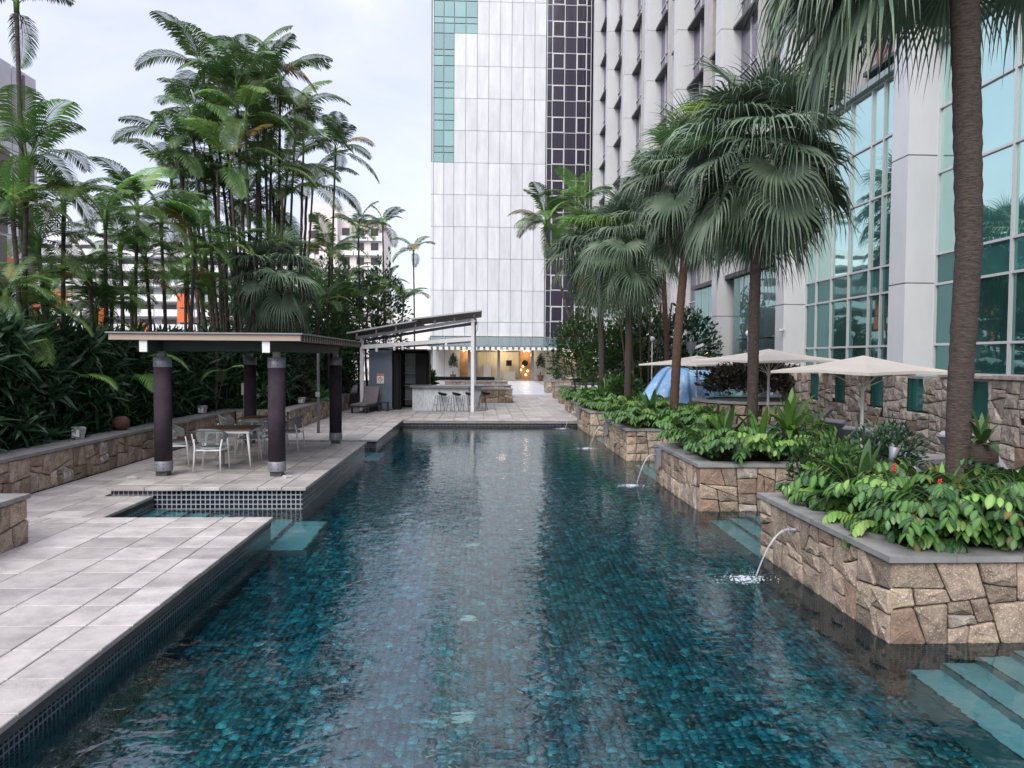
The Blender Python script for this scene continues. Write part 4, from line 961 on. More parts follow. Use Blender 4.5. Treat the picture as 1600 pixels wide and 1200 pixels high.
# parasols
def parasol(loc, top, size, rot, lab):
    t = thing('parasol', loc, lab, 'parasol', 'cream parasols on the right terrace')
    put('pole', MB().tube([(0, 0, 0), (0, 0, top - loc[2] - .03)], .032, 10), M('pole_white', (.62, .60, .56)) if 'pole_white' not in bpy.data.materials else bpy.data.materials['pole_white'], t, True)
    h = top - loc[2]; rim = h - .30; half = size / 2; c = MB(); pts = []
    for k in range(4):
        a = rot + math.pi/4 + k*math.pi/2; b = a + math.pi/4
        pts.append((math.cos(a)*half*1.414, math.sin(a)*half*1.414, rim)); pts.append((math.cos(b)*half*.97, math.sin(b)*half*.97, rim + .035))
    n = len(pts)
    for i in range(n):
        p, q = Vector(pts[i]), Vector(pts[(i+1) % n]); ap = Vector((0, 0, h)); 
        m1, m2 = p.lerp(ap, .5) - Vector((0,0,.025)), q.lerp(ap, .5) - Vector((0,0,.025))
        s = MB(); e = Vector((0,0,-.012)); s.add([ap, m1, m2, p, q, ap+e, m1+e, m2+e, p+e, q+e, p+Vector((0,0,-.05)), q+Vector((0,0,-.05))], [(0,1,2),(1,3,4,2),(7,6,5),(7,9,8,6),(3,10,11,4)])
        put('canopy_panel', s, mt_canvas, t)
        put('rib', MB().tube([(0, 0, h-.08), tuple(p - Vector((0,0,.03)))], .011, 5), bpy.data.materials['pole_white'], t)
        mid = p.lerp(ap, .5) - Vector((0,0,.06)); put('stay', MB().tube([(0, 0, rim - .32), tuple(mid)], .009, 5), bpy.data.materials['pole_white'], t)
    put('hub', MB().lathe((0,0,rim-.36), [(.05,0),(.055,.04),(.05,.08)], 10), bpy.data.materials['pole_white'], t)
    return t
parasol((7.15, 13.4, 0), 2.40, 2.3, .35, 'nearest cream parasol, its pole rising beside the slot-window wall')
parasol((7.2, 18.0, 0), 2.58, 2.8, .25, 'middle cream parasol, half hidden by the second palm trunk')
parasol((7.25, 24.2, 0), 2.44, 2.7, .5, 'farthest cream parasol, above the blue tarpaulin')
# blue tarpaulin draped on a frame
tp = thing('blue_tarpaulin', (7.8, 27, 0), 'crumpled pale blue tarpaulin draped like a tent under the far parasol', 'tarpaulin')
rt = random.Random(3); NX, NY = 60, 14; vs = []; 
for j in range(NY):
    f = j / (NY - 1)
    for i in range(NX):
        u = i / (NX - 1); 
        xt = 6.6 + u * 2.5 if False else (6.85 + u * 1.3 if u < .6 else 7.63 + (u - .6) * 3.0); ztop = 2.05 - .12*u
        if u > .62: ztop = 1.92
        xb = 5.6 + u * 3.2; zb = .75 + (.6 if u > .55 else 0)*(u-.55)*1.3
        amp = .03 + .06 * f; w = math.sin(u*34 + 1.5*math.sin(u*9)) * amp + math.sin(u*71+f*2)*amp*.35
        x = xt + (xb - xt) * f ** .8; z = ztop + (zb - ztop) * f ** 1.15; vs.append((x, 26.6 - .9 * f + w, z))
fs = [(j*NX+i, j*NX+i+1, (j+1)*NX+i+1, (j+1)*NX+i) for j in range(NY-1) for i in range(NX-1)]
vb = [(x, y + .02, z) for x, y, z in vs]; nv = len(vs)
tm = MB(); tm.add(vs + vb, fs + [tuple(a + nv for a in reversed(f_)) for f_ in fs]); wput('sheet', tm, mt_blue, tp, True)
for x in (7.0, 8.6): wput('prop', MB().tube([(x, 26.8, 0), (x, 26.8, 1.95)], .03, 6), mt_steel, tp)
ts = thing('stacked_sheets', (8.2, 26, 0), 'leaning pale teal sheets between the tarpaulin and the round planter', 'sheets')
for k in range(4):
    wput('sheet', MB().beam((7.9 + k*.32, 25.4 + k*.1, .35), (8.5 + k*.25, 25.9 + k*.1, 1.35 - .1*k), .02, .9, up=(0, 1, .2)), mt_teal, ts)
# lamp posts, spot fittings, camera
for x, y, h, lab in ((7.35, 31.0, 3.15, 'slim lamp post with a white globe beside the pipe'), (10.2, 27.5, 3.3, 'slim lamp post with white globe in front of the atrium glass')):
    t = thing('lamp_post', (x, y, 0), lab, 'lamp post'); put('post', MB().tube([(0,0,0),(0,0,h-.1)], .03, 8), mt_white, t); put('globe', MB().lathe((0,0,h-.12), [(.03,0),(.10,.05),(.13,.13),(.10,.21),(.02,.25)], 12), mt_white, t, True)
t = thing('camera_mount', (8.3, 28.5, 0), 'grey loudspeaker and camera on a pole near the tarpaulin', 'speaker'); put('pole', MB().tube([(0,0,0),(0,0,2.7)], .05, 8), mt_steel, t); put('horn', MB().lathe((0,0,2.55), [(.1,0),(.14,.15),(.22,.42),(.24,.46)], 12), mt_steel, t); put('camera', MB().beam((.1,0,2.75),(.45,-.1,2.9),.1,.1), mt_white, t)
t = thing('wall_camera', (11.3, 26.9, 3.35), 'small white camera on the grey pier above the parasols', 'camera'); put('dome', MB().lathe((-.1,0,0), [(.03,0),(.09,.04),(.1,.12)], 10), mt_white, t); put('arm', MB().box(-.05,.05,-.02,.02,.1,.14), mt_white, t)
sp = thing('garden_spotlight', (5.05, 8.55, .5), 'grey twin-headed garden spotlight standing left of the nearest palm trunk', 'spotlight')
put('stake', MB().tube([(0,0,0),(0,0,.62)], .018, 8), mt_steel, sp, True); put('cross_arm', MB().tube([(-.11,0,.60),(.18,0,.57)], .018, 8), mt_steel, sp, True)
o = put('lamp_head', MB().lathe((0,0,0), [(.025,-.04),(.035,.0),(.06,.13),(.055,.135),(.03,.05)], 14), mt_steel, sp, True, loc=(-.11,0,.64)); o.rotation_euler = (0, .25, 0)
o = put('lamp_head', MB().lathe((0,0,0), [(.03,-.02),(.04,.0),(.075,.17),(.07,.175),(.03,.05)], 14), mt_steel, sp, True, loc=(.16,.0,.52)); o.rotation_euler = (0, R_(140), 0)
sp = thing('garden_spotlight', (4.75, 25.0, .5), 'small black spotlight stake in the fourth planter', 'spotlight'); put('stake', MB().tube([(0,0,0),(0,0,.65)], .025, 6), mt_black, sp); put('lamp_head', MB().beam((-.15,0,.62),(.15,0,.66),.08,.06), mt_black, sp)
# things in the left garden bed
for x, y, lab in ((-7.75, 14.6, 'pale square garden light on the coping at the far left'), (-7.75, 21.0, 'small grey box light on the coping behind the left column'), (-6.1, 25.6, 'small white lantern on the wall right of the third column')):
    t = thing('garden_light', (x, y, .675), lab, 'garden light'); o = put('housing', MB().lathe((0,0,0), [(.10,0),(.15,.22),(.13,.24)], 4), mt_concrete, t); put('lens', MB().box(-.07,.07,-.118,-.10,.05,.19), mt_white, t)
t = thing('clay_jar', (-7.8, 16.4, .675), 'broken terracotta jar lying on the coping under the hedge', 'jar'); put('body', MB().lathe((0,0,0), [(.08,0),(.17,.1),(.18,.2),(.1,.3)], 14), mt_terra, t, True)
t = thing('payphone', (-5.95, 18.95, PZ), 'cream handset hanging on a pole behind the front left column', 'phone'); put('pole', MB().tube([(0,0,0),(0,0,1.5)], .02, 6), mt_steel, t); put('handset', MB().box(-.05,.05,-.06,.0,1.2,1.5), mt_beige, t)
t = thing('outdoor_shower', (-4.85, 22.5, 0), 'grey outdoor shower pole standing behind the pavilion', 'shower'); put('pole', MB().tube([(0,0,0),(0,0,2.6),(.05,-.1,2.7)], .045, 8), mt_steel, t, True); put('shower_head', MB().lathe((.05,-.12,2.6), [(.08,0),(.03,.06)], 10), mt_steel, t); put('valve', MB().box(-.06,.06,-.1,-.04,1.1,1.25), mt_steel, t)
# far seating planters with black rails
fp = [planter((-.3, 38.2, 0), -2.3, 1.75, 38.2, 39.6, .72, 'low stone seating planter right of the bar, nearest row', zb=-.02, faces='FR', seed=110, size=.38, cap_over=.04),
      planter((-.3, 43, 0), -2.3, 1.9, 43.2, 44.6, .72, 'middle stone seating planter behind the bar', zb=-.02, faces='FR', seed=115, size=.45, cap_over=.04),
      planter((-.3, 50, 0), -2.3, 1.95, 50, 51.4, .75, 'rear stone seating planter before the lobby', zb=-.02, faces='FR', seed=120, size=.5, cap_over=.04),
      planter((4.2, 37.3, 0), 4.2, 5.7, 37.3, 38.6, .72, 'stone pillar planter right of the path, nearest', zb=-.02, faces='LF', seed=125, size=.38, cap_over=.04),
      planter((4.4, 42, 0), 4.35, 5.8, 42, 43.3, .75, 'stone pillar planter right of the path, second', zb=-.02, faces='LF', seed=130, size=.42, cap_over=.04),
      planter((4.6, 49, 0), 4.5, 6.2, 49, 50.5, .8, 'stone pillar planter right of the path, farthest', zb=-.02, faces='LF', seed=135, size=.5, cap_over=.04)]
for x0, x1, y, z in ((-3.4, 1.0, 46.5, 1.12), (-2.6, .9, 41.0, .62), (5.9, 9.4, 45.0, 1.1)):
    t = thing('low_black_sofa', (x0, y, 0), 'long black backed bench near y%d among the far stone planters' % int(y) if False else {46.5: 'long black bench back above the rear stone planter', 41.0: 'wooden slatted bench with black top between the stone planters', 45.0: 'long black bench back right of the path'}[y], 'bench')
    wbox('back', mt_black, t, x0, x1, y, y + .3, z - .22, z); wbox('seat', mt_wood, t, x0, x1, y - .8, y - .01, .3, z - .2 if z < 1 else .45)
    for a in (x0 + .1, x1 - .2): wbox('leg', mt_black, t, a, a + .1, y - .7, y + .2, 0, .3)
t = thing('lobby_steps', (9.5, 70, 0), 'low dark platform and steps before the lit lobby door', 'steps')
for k in range(3): wbox('step', mt_dslate, t, 8.3, 13, 64 + k*1.2, 73, .001 + k*.16, .16 + k*.16)

# ================================================================== water spouts
def spout(loc, kind, reach, lab):
    t = thing('water_spout', loc, lab, 'water spout', 'water spouts on the planter walls')
    if kind == 'pipe': put('pipe', MB().tube([(.10, 0, 0), (-.07, 0, -.005)], .026, 12), mt_steel, t, True); put('flange', MB().lathe((0,0,0), [(.045,0),(.045,.01)], 12), mt_steel, t).rotation_euler = (0, R_(90), 0)
    else:
        put('box', MB().box(-.10, .0, -.09, .09, -.22, .12), mt_steel, t); put('nozzle', MB().tube([(.02, 0, 0), (-.15, 0, .005)], .018, 10), mt_steel, t)
    x0 = -.07 if kind == 'pipe' else -.15; H = loc[2] - WZ; pts = []; rad = []; n = 14
    for i in range(n):
        f = i / (n - 1); pts.append((x0 - reach * f, -.05 * f, .03 * math.sin(f * 2.5) - H * f ** 2 + .0)); rad.append((.015 - .007 * f) * (1 + .18*math.sin(i*2.3)))
    put('water_jet', MB().tube(pts, rad, 8), mt_jet, t, True)
    r = random.Random(hash(lab) % 999 if False else int(loc[1] * 10)); s = MB()
    for k in range(150):
        a = r.random() * 6.28; d = abs(r.gauss(0, .16)) + .01; x, y = x0 - reach - .10 + math.cos(a)*d*1.6, math.sin(a)*d*.8 - .05
        w = (.003 + .009 * r.random()) * (1.3 - min(1, d*3)); l = w * (1.2 + 2.5*r.random()); z = -H + .004 + (r.random()**3)*.03*max(0, 1-d*5)
        ca, sa = math.cos(a), math.sin(a)
        q = [(x + ca*u*w - sa*v*l, y + sa*u*w + ca*v*l) for u, v in ((-1,-.4),(-.3,-1),(.8,-.7),(1,.5),(.2,1),(-.9,.6))]
        vs = [(a_, b_, z) for a_, b_ in q] + [(x, y, z + w*.9)]; s.add(vs, [(i, (i+1) % 6, 6) for i in range(6)])
    for k in range(60):
        a = r.random()*6.28; d = r.random()*.28; x, y = x0 - reach + math.cos(a)*d*1.5, math.sin(a)*d*.8; z = -H + r.random()**2*.12; w = .0035
        s.add([(x-w,y,z),(x,y-w,z),(x+w,y,z),(x,y+w,z),(x,y,z+w),(x,y,z-w)], [(0,1,4),(1,2,4),(2,3,4),(3,0,4),(1,0,5),(2,1,5),(3,2,5),(0,3,5)])
    tag(put('splash', s, mt_foam, t), kind='stuff')
spout((3.70, 8.35, .33), 'pipe', .42, 'short pipe spouting water from the nearest stone planter')
spout((3.66, 14.6, .38), 'box', .34, 'grey box spout pouring a thin jet from the second planter')
spout((3.66, 20.7, .38), 'box', .36, 'grey box spout with arching jet on the third planter')
spout((3.66, 26.6, .38), 'box', .36, 'farthest arching water jet, on the fourth planter')
# pool fittings on the floor: pale lights
for i, (x, y) in enumerate(((-.12, 6.2), (-.1, 8.3), (-.08, 11.2))):
    t = thing('pool_drain', (x, y, ZB + .014), ['nearest pale round fitting on the pool floor', 'second pale round fitting on the pool floor', 'third pale round fitting on the pool floor'][i], 'drain')
    put('plate', MB().lathe((0,0,0), [(.10,0),(.10,.012),(.085,.02)], 16), mt_step if False else M('pale_fitting', (.5, .75, .72)), t); put('cap', MB().lathe((0,0,.02), [(.035,0),(.03,.012)], 10), mt_white, t)
# ================================================================== vegetation
def at(px, py, Y):
    v = cam.matrix_world.to_3x3() @ Vector(((px - 800) / 1150, (600 - py) / 1150, -1)); return Vector((0, 0, 2.3)) + v * (Y / v.y)
DN = Vector((0, 0, -1))
def frond_mb(Ln, e0, bend, n=30, ll=.45, lw=.032, sag=.5, seed=0, twist=0):
    r = random.Random(seed); mb = MB(); pts = []; p = Vector((0, 0, 0)); K = 14
    for i in range(K + 1):
        f = i / K; a = R_(e0 - bend * f ** 1.4); d = Vector((math.cos(a), math.sin(twist) * f * .4, math.sin(a))).normalized(); pts.append((p.copy(), d)); p = p + d * (Ln / K)
    mb.tube([q[0] for q in pts], [.016 * (1 - .8 * i / K) for i in range(K + 1)], 4, False)
    for i in range(n):
        f = .20 + .80 * (i + .5) / n; u = f * K; k = min(K - 1, int(u)); q = pts[k][0].lerp(pts[k+1][0], u - k); d = pts[k][1].lerp(pts[k+1][1], u - k).normalized()
        prof = math.sin(math.pi * min(1, (f - .12) / .88 * .86 + .12)) ** .6
        for s in (-1, 1):
            l = ll * prof * (.9 + .2 * r.random()); side = Vector((0, s, 0)); fw = .35 + .75 * f + .1 * r.random()
            dr = (d * fw + side + Vector((0, 0, .25 - .2*f))).normalized(); w = d * lw * (.8 + .4*r.random()) / 2
            m1 = q + dr * l * .5; dr2 = (dr + DN * sag * (.8 + .5*r.random())).normalized(); m2 = m1 + dr2 * l * .32; tip = m2 + (dr2 + DN * sag).normalized() * l * .22
            mb.add([q - w*.4, q + w*.4, m1 - w, m1 + w, m2 - w*.8, m2 + w*.8, tip], [(0,1,3,2), (2,3,5,4), (4,5,6)])
    return mb
FR = {}
def frond_set(key, mats, Ln, **k):
    v = []
    for i, (e0, bend) in enumerate(((78, 62), (60, 75), (46, 88), (30, 92), (12, 85), (-12, 60), (64, 92), (40, 102))):
        mb = frond_mb(Ln * (.9 + .05 * (i % 3)), e0, bend, seed=i, twist=(i % 3 - 1), **k); base = mb.mesh('frond', mats[0])
        alt = [base]
        for m in mats[1:]: c = base.copy(); c.materials[0] = m; alt.append(c)
        v.append(alt)
    FR[key] = v
frond_set('tall', [mt_frond, mt_frond_l, mt_frond_y], 2.3, n=40, ll=.60, lw=.043, sag=.55)
frond_set('small', [mt_frond, mt_frond_l, mt_frond_y], 1.9, n=38, ll=.52, lw=.036, sag=.4)
def pinnate_palm(base, top, key, sc, nfr, label, group=None, seed=0, pal=.12, yel=.04, rad=.055, name='feather_palm', droop=0, azs=None):
    r = random.Random(seed); base = Vector(base); top = Vector(top); t = thing(name, base, label, 'palm tree', group); d = top - base
    side = Vector((r.random() - .5, r.random() - .5, 0)) * .25; pts = [d * f + side * math.sin(f * math.pi) for f in [i / 8 for i in range(9)]]
    mb = MB(); P = []; Rr = []
    for i in range(33):
        f = i / 32; u = f * 8; k = min(7, int(u)); P.append(pts[k].lerp(pts[k+1], u - k)); Rr.append(rad * (1.15 - .35 * f) * (1.07 if i % 2 else .95))
    mb.tube(P, Rr, 7); put('trunk', mb, mt_stem, t, True)
    put('crownshaft', MB().tube([d, d + Vector((0, 0, .35*sc)), d + Vector((0, 0, .55*sc))], [rad*1.0, rad*1.15, rad*.4], 7), mt_lime if r.random() < .5 else mt_frond_l, t, True)
    a0 = r.random() * 6.28
    for k in range(nfr):
        vi = [0, 1, 2, 3, 6, 4, 7, 5, 2, 1, 3][k % 11]
        if droop and vi in (0,): vi = 6
        al = FR[key][vi]; x = r.random(); me = al[2] if x < yel else (al[1] if x < yel + pal else al[0])
        az = a0 + k * 2.39996 + (r.random() - .5) * .5 if azs is None else azs[k]
        ob('frond', me, t, d + Vector((0, 0, (.35 - .04 * (k % 5)) * sc)), (( r.random() - .5) * .25, (r.random() - .5) * .2, az), sc * (.82 + .3 * r.random()))
    if r.random() < .5:   # hanging flower stalk under the crown
        s = MB()
        for k in range(16): a = r.random()*6.28; s.tube([(0,0,0), (math.cos(a)*.12, math.sin(a)*.12, -.08), (math.cos(a)*.22*r.random()+.05, math.sin(a)*.22, -.45*r.random()-.1)], .006, 3, False)
        put('flower_stalk', s, mt_fan_d, t, loc=d)
    return t
GZ = .45
GA = 'slender palms of the tall clump behind the pavilion'
rp_ = random.Random(21)
tall = [(318,112,26),(352,150,27),(398,108,27.5),(438,122,26),(462,172,25.5),(300,178,25),(340,196,26.5),(384,182,24.5),(424,206,25),(474,222,26.5),(278,232,24.5),(318,246,25.5),(360,258,24.5),(404,268,26),(448,262,24.5),(488,286,25),(292,296,25.5),(336,306,26.5),(380,318,27),(432,318,26),(268,268,27),(370,128,25),(410,150,26.5)]
for i, (px, py, Y) in enumerate(tall):
    Y = max(Y, 7.6 * 1150 / (748 - px)); tp_ = at(px, py + 18, Y); bx = at(330 + (px - 270) * .62 + rp_.uniform(-8, 8), 500, Y)
    pinnate_palm((bx.x, Y, GZ), tp_, 'tall', 1.0 + .12 * rp_.random(), 8, 'slender many-ringed palm in the tall dense clump rising behind the pavilion roof', GA, i, pal=.10, yel=.05)
for px, py, Y, sc, bx_, lab in [(524, 232, 26, .95, 520, 'single slim palm with reddish dry fronds, right of the tall clump'),
        (26, 6, 15.5, .62, 42, 'very tall thin palm whose crown touches the top left corner'),
        (646, 385, 33, .8, 648, 'sparse wind-bent palm standing alone just left of the white tower'),
        (598, 345, 31, .85, 598, 'dark slim palm with drooping fronds between tower and pink building'),
        (560, 355, 30, .85, 560, 'leafy green palm in front of the pink tower railings'),
        (43, 262, 13.5, .80, 45, 'broad feather palm with arching fronds against the grey block'),
        (20, 330, 12.5, .62, 15, 'short feather palm cut by the left edge'),
        (100, 322, 15, .72, 112, 'feather palm right of the broad one, in front of the grey block'),
        (165, 345, 17, .78, 176, 'feather palm with long right-leaning fronds before the balcony block'),
        (215, 330, 18.5, .85, 214, 'bright green feather palm before the balcony block'),
        (252, 352, 19, .8, 262, 'dense feather palm at the left foot of the tall clump'),
        (305, 372, 20, .8, 300, 'mid-height feather palm over the left end of the pavilion roof'),
        (350, 395, 21, .78, 345, 'mid-height feather palm over the middle of the pavilion roof'),
        (228, 405, 17.5, .62, 226, 'short feather palm left of the pavilion roof'),
        (140, 430, 14.5, .60, 150, 'yellowish feather palm low over the hedge at the left'),
        (75, 440, 12.5, .52, 60, 'low feather palm rising out of the hedge near the left edge'),
        (290, 440, 19, .62, 290, 'low feather palm directly above the pavilion roof, left part'),
        (390, 430, 22, .7, 385, 'low feather palm directly above the pavilion roof, right part'),
        (600, 440, 31, .75, 600, 'low green palm left of the bar shelter roof'),
        (545, 430, 29, .8, 545, 'broad palm with arching green fronds above the bar shelter'),
        (175, 470, 15.5, .55, 180, 'young feather palm just above the hedge left of the pavilion'),
        (10, 460, 10.5, .5, 5, 'young feather palm with splayed fronds at the left edge'),
        (475, 395, 26, .8, 470, 'feather palm at the right foot of the tall clump'), (330, 455, 20.5, .6, 333, 'young feather palm behind the roof middle')]:
    Y = max(Y, (9.0 if px < 300 else 8.2) * 1150 / (748 - px)) if px < 500 else max(Y, {524: 34, 646: 46, 598: 42, 560: 37, 600: 41, 545: 36}[px]); tp_ = at(px, py + 14, Y); b_ = at(bx_, 500, Y); hi = py < 300; sc *= 1.1
    pinnate_palm((b_.x, Y, GZ), tp_, 'tall' if hi else 'small', sc, 8 if px in (26, 646) else 11, lab, None, px, pal=.05 if hi else .38, yel=.03 if hi else .07, rad=.05, droop=px in (26, 646, 524))
for i, (px, py, Y) in enumerate([(60,385,13),(188,392,18),(318,410,21),(450,450,26),(495,440,29),(515,400,31),(480,470,28),(405,475,23),(205,450,17),(30,500,12),(150,495,16),(500,480,30),(575,470,37),(630,470,43),(530,470,34)]):
    Y = max(Y, 9.2 * 1150 / (748 - px)) if px < 500 else Y; tp_ = at(px, py + 10, Y)
    pinnate_palm((tp_.x, Y, GZ), tp_, 'small', .75 + .02 * (i % 7) if px < 450 else 1.0, 11, 'green feather palm within the thicket above the left hedge', 'low feather palms of the left thicket', 500 + i, pal=.35, yel=.05)
# extra bare stems of the clump
for i in range(16):
    bx = at(300 + i * 11.5 + rp_.uniform(-4, 4), 500, 25 + (i % 4)); tz = 6.2 + rp_.random() * 3
    t = thing('palm_stem', (bx.x, bx.y, GZ), 'thin bare ringed palm stem among the trunks of the tall clump', 'palm tree', 'bare stems inside the tall clump')
    P = [Vector((rp_.uniform(-.02, .02) + (i - 8) * .035 * f, 0, (tz - GZ) * f)) for f in [k / 26 for k in range(27)]]
    put('trunk', MB().tube(P, [.05 * (1.07 if k % 2 else .95) for k in range(27)], 6), mt_stem, t, True)
# fan palms
def fanleaf_mb(pet, Rb, elev, seed, n=62, hang=1.0):
    r = random.Random(seed); mb = MB(); e = R_(elev); d0 = Vector((math.cos(e), 0, math.sin(e))); P = []; p = Vector((0, 0, 0))
    for i in range(7):
        P.append(p.copy()); a = e - R_(22) * (i / 6) ** 1.5; d = Vector((math.cos(a), 0, math.sin(a))); p = p + d * pet / 6
    mb.tube(P, [.018, .016, .014, .012, .011, .010, .009], 4, False)
    hub = P[-1]; a = e - R_(35); t = Vector((math.cos(a), 0, math.sin(a))); s = Vector((0, 1, 0)); nr = t.cross(s) * -1
    if nr.z < 0: nr = -nr
    span = R_(148); edges = []
    for i in range(n + 1):
        th = -span + 2 * span * i / n; z = (.018 if i % 2 else -.018); dr = (t * math.cos(th) + s * math.sin(th) + nr * (.16 + .10 * abs(math.sin(th)))).normalized()
        edges.append((dr, z))
    for i in range(n):
        (da, za), (db, zb) = edges[i], edges[i+1]; dm = (da + db).normalized(); Rr = Rb * (.82 + .18 * math.cos((-span + 2*span*(i+.5)/n) * .55)) * (.93 + .14*r.random())
        j = Rb * .46; h0a, h0b = hub + da * .03, hub + db * .03
        a1, b1 = hub + da * j * .55 + nr * za * .6, hub + db * j * .55 + nr * zb * .6; a2, b2 = hub + da * j + nr * za + DN * .02, hub + db * j + nr * zb + DN * .02
        vs = [h0a, h0b, a1, b1, a2, b2]; c = (a2 + b2) / 2; wv = (b2 - a2); d = dm; L_ = (Rr - j) / 2.5; hg = hang * (.5 + 1.0 * r.random())
        for k, wf in enumerate((.60, .30)):
            d = (d + DN * hg * (.55 + .5 * k)).normalized(); c = c + d * L_ * 1.1; wj = Vector((r.uniform(-.01, .01), r.uniform(-.01, .01), 0)); vs += [c - wv * wf / 2 + wj, c + wv * wf / 2 + wj]
        d = (d + DN * hg * 1.3).normalized(); vs.append(c + d * L_ * (1.2 + .6*r.random()))
        mb.add(vs, [(0,1,3,2), (2,3,5,4), (4,5,7,6), (6,7,9,8), (8,9,10)])
    return mb
FAN = []
for i, (el, hg) in enumerate(((80, .25), (62, .45), (45, .6), (28, .75), (10, .9), (-12, 1.0), (-35, 1.0), (-55, .8))):
    me = fanleaf_mb(.95, .98, el, i, hang=hg).mesh('frond', mt_fan); dry = me.copy(); dry.materials[0] = mt_fan_d; lm = me.copy(); lm.materials[0] = mt_frond_l; FAN.append((me, dry, lm))
def fan_palm(base, path, r0, r1, sc, n, label, seed, mtr=None, extra=(), clear=False):
    r = random.Random(seed); base = Vector(base); t = thing('fan_palm', base, label, 'palm tree')
    pts = [Vector(p) - base for p in path]; K = 60; P = []; Rr = []
    cum = [0]
    for i in range(1, len(pts)): cum.append(cum[-1] + (pts[i] - pts[i-1]).length)
    for k in range(K + 1):
        u = cum[-1] * k / K; i = 0
        while i < len(pts) - 2 and cum[i+1] < u: i += 1
        P.append(pts[i].lerp(pts[i+1], (u - cum[i]) / (cum[i+1] - cum[i]))); f = k / K
        Rr.append((r0 + (r1 - r0) * f) * (1.035 if k % 2 else .98) * (1 + .3 * max(0, .06 - f) / .06) * (1 + (r.random() - .5) * .05))
    put('trunk', MB().tube(P, Rr, 14), mtr or mt_trunk, t, True)
    top = P[-1]; a0 = r.random() * 6.28
    sk = MB()
    for k in range(60):
        a = r.random()*6.28; l = .15 + .35*r.random(); q = top + Vector((math.cos(a)*r1*1.1, math.sin(a)*r1*1.1, -.05 - .5*r.random())); e_ = q + Vector((math.cos(a)*.12, math.sin(a)*.12, l*(r.random()-.3)))
        sk.beam(q, e_, .03, .008)
    tag(put('fibre_skirt', sk, mt_trunk, t), kind='stuff')
    for vi, az, q in extra: ob('frond', FAN[vi][0], t, top + Vector((0, 0, .1)), (0, 0, az), q)
    for k in range(n):
        f = k / (n - 1); vi = min(7, int(f ** .85 * 8)); x = r.random(); az_ = (a0 + k*2.39996) % 6.2832
        if clear and vi >= 4 and abs(az_ - 4.712) < 1.0: continue
        if clear and vi >= 6: continue
        me = FAN[vi][1] if (vi > 5 and x < .22) else (FAN[vi][2] if (vi < 3 and x < .12) else FAN[vi][0])
        ob('frond', me, t, top + Vector((0, 0, .25 - .5 * f)), ((r.random()-.5)*.3, (r.random()-.5)*.25, a0 + k*2.39996 + (r.random()-.5)*.4), sc * (.86 + .26 * r.random()))
    return t
Z0 = .5
fan_palm((5.38, 8.0, Z0), [(5.38, 8.0, Z0), (5.38, 8, 1.9), (5.44, 8, 3.6), (5.38, 8, 5.0), (5.26, 8.0, 7.3)], .122, .150, 1.12, 46, 'nearest fan palm, thick leaning trunk with crown cut by the top edge', 5, clear=True, extra=[(4, 3.0, 1.35), (5, 3.25, 1.4), (6, 2.85, 1.4), (5, 2.6, 1.35), (6, 3.3, 1.45), (4, 2.4, 1.3), (6, 2.5, 1.35), (5, 3.5, 1.3), (5, 2.95, 1.1), (6, 3.1, 1.2), (6, .1, 1.1), (5, -.2, 1.2)])
fan_palm((5.30, 14.0, Z0), [(5.30, 14, Z0), (5.29, 14, 3), (5.34, 14, 6.1)], .105, .10, 1.02, 46, 'second fan palm, full crown of drooping leaves over the parasols', 6)
fan_palm((5.35, 20.0, Z0), [(5.35, 20, Z0), (5.45, 20, 3), (5.75, 20, 7.0)], .13, .105, 1.12, 40, 'third fan palm with leaning red-brown trunk beside the tarpaulin', 7, mt_trunk_r)
fan_palm((5.30, 26.0, Z0), [(5.30, 26, Z0), (5.32, 26, 3), (5.30, 26, 6.3)], .13, .11, 1.15, 40, 'fourth fan palm behind the fourth planter', 8)
fan_palm((5.4, 32.0, Z0), [(5.4, 32, Z0), (5.35, 32, 3), (5.15, 32, 6.9)], .14, .12, 1.3, 40, 'fifth fan palm, farthest of the row along the pool', 9)
fan_palm((7.5, 29.0, 0), [(7.5, 29, 0), (7.45, 29, 3), (7.1, 29, 8.6)], .10, .10, 1.15, 36, 'reddish trunked fan palm set back beside the hotel wing', 10, mt_trunk_r)
fan_palm((6.7, 17.0, 0), [(7.0, 21.5, 0), (6.9, 21.5, 4), (6.7, 21.5, 8.2)], .10, .10, 1.1, 34, 'fan palm whose crown fills the gap between second and third palms', 11) if False else None
# smaller fan palm inside the left clump
fan_palm((-6.9, 25.0, GZ), [(-6.9, 25.0, GZ), (-6.9, 25, 4.9)], .09, .09, .95, 30, 'dark fan palm low at the right foot of the tall clump', 12)
for i in range(6):
    t = thing('prop_pole', (6.2 + i*.22, 29.6, 0), 'leaning bamboo prop pole behind the fourth fan palm', 'pole', 'bamboo prop poles'); put('pole', MB().tube([(0,0,0), (-.6 + .22*i, 0, 4.6)], .035, 6), mt_trunk_r, t)
# feather palms beyond the fan palms
for px, py, Y, sc, lab in ((852, 350, 44, 1.45, 'dark feather palm overlapping the dark window strip of the tower'), (905, 320, 42, 1.3, 'bright green feather palm left of the wing piers'), (880, 372, 48, 1.25, 'feather palm with orange fruit stalk before the dark glass')):
    tp_ = at(px, py + 10, Y); pinnate_palm((6.6, Y, 0), tp_, 'small', sc, 13, lab, None, px, pal=.35 if px == 905 else .02, rad=.09)

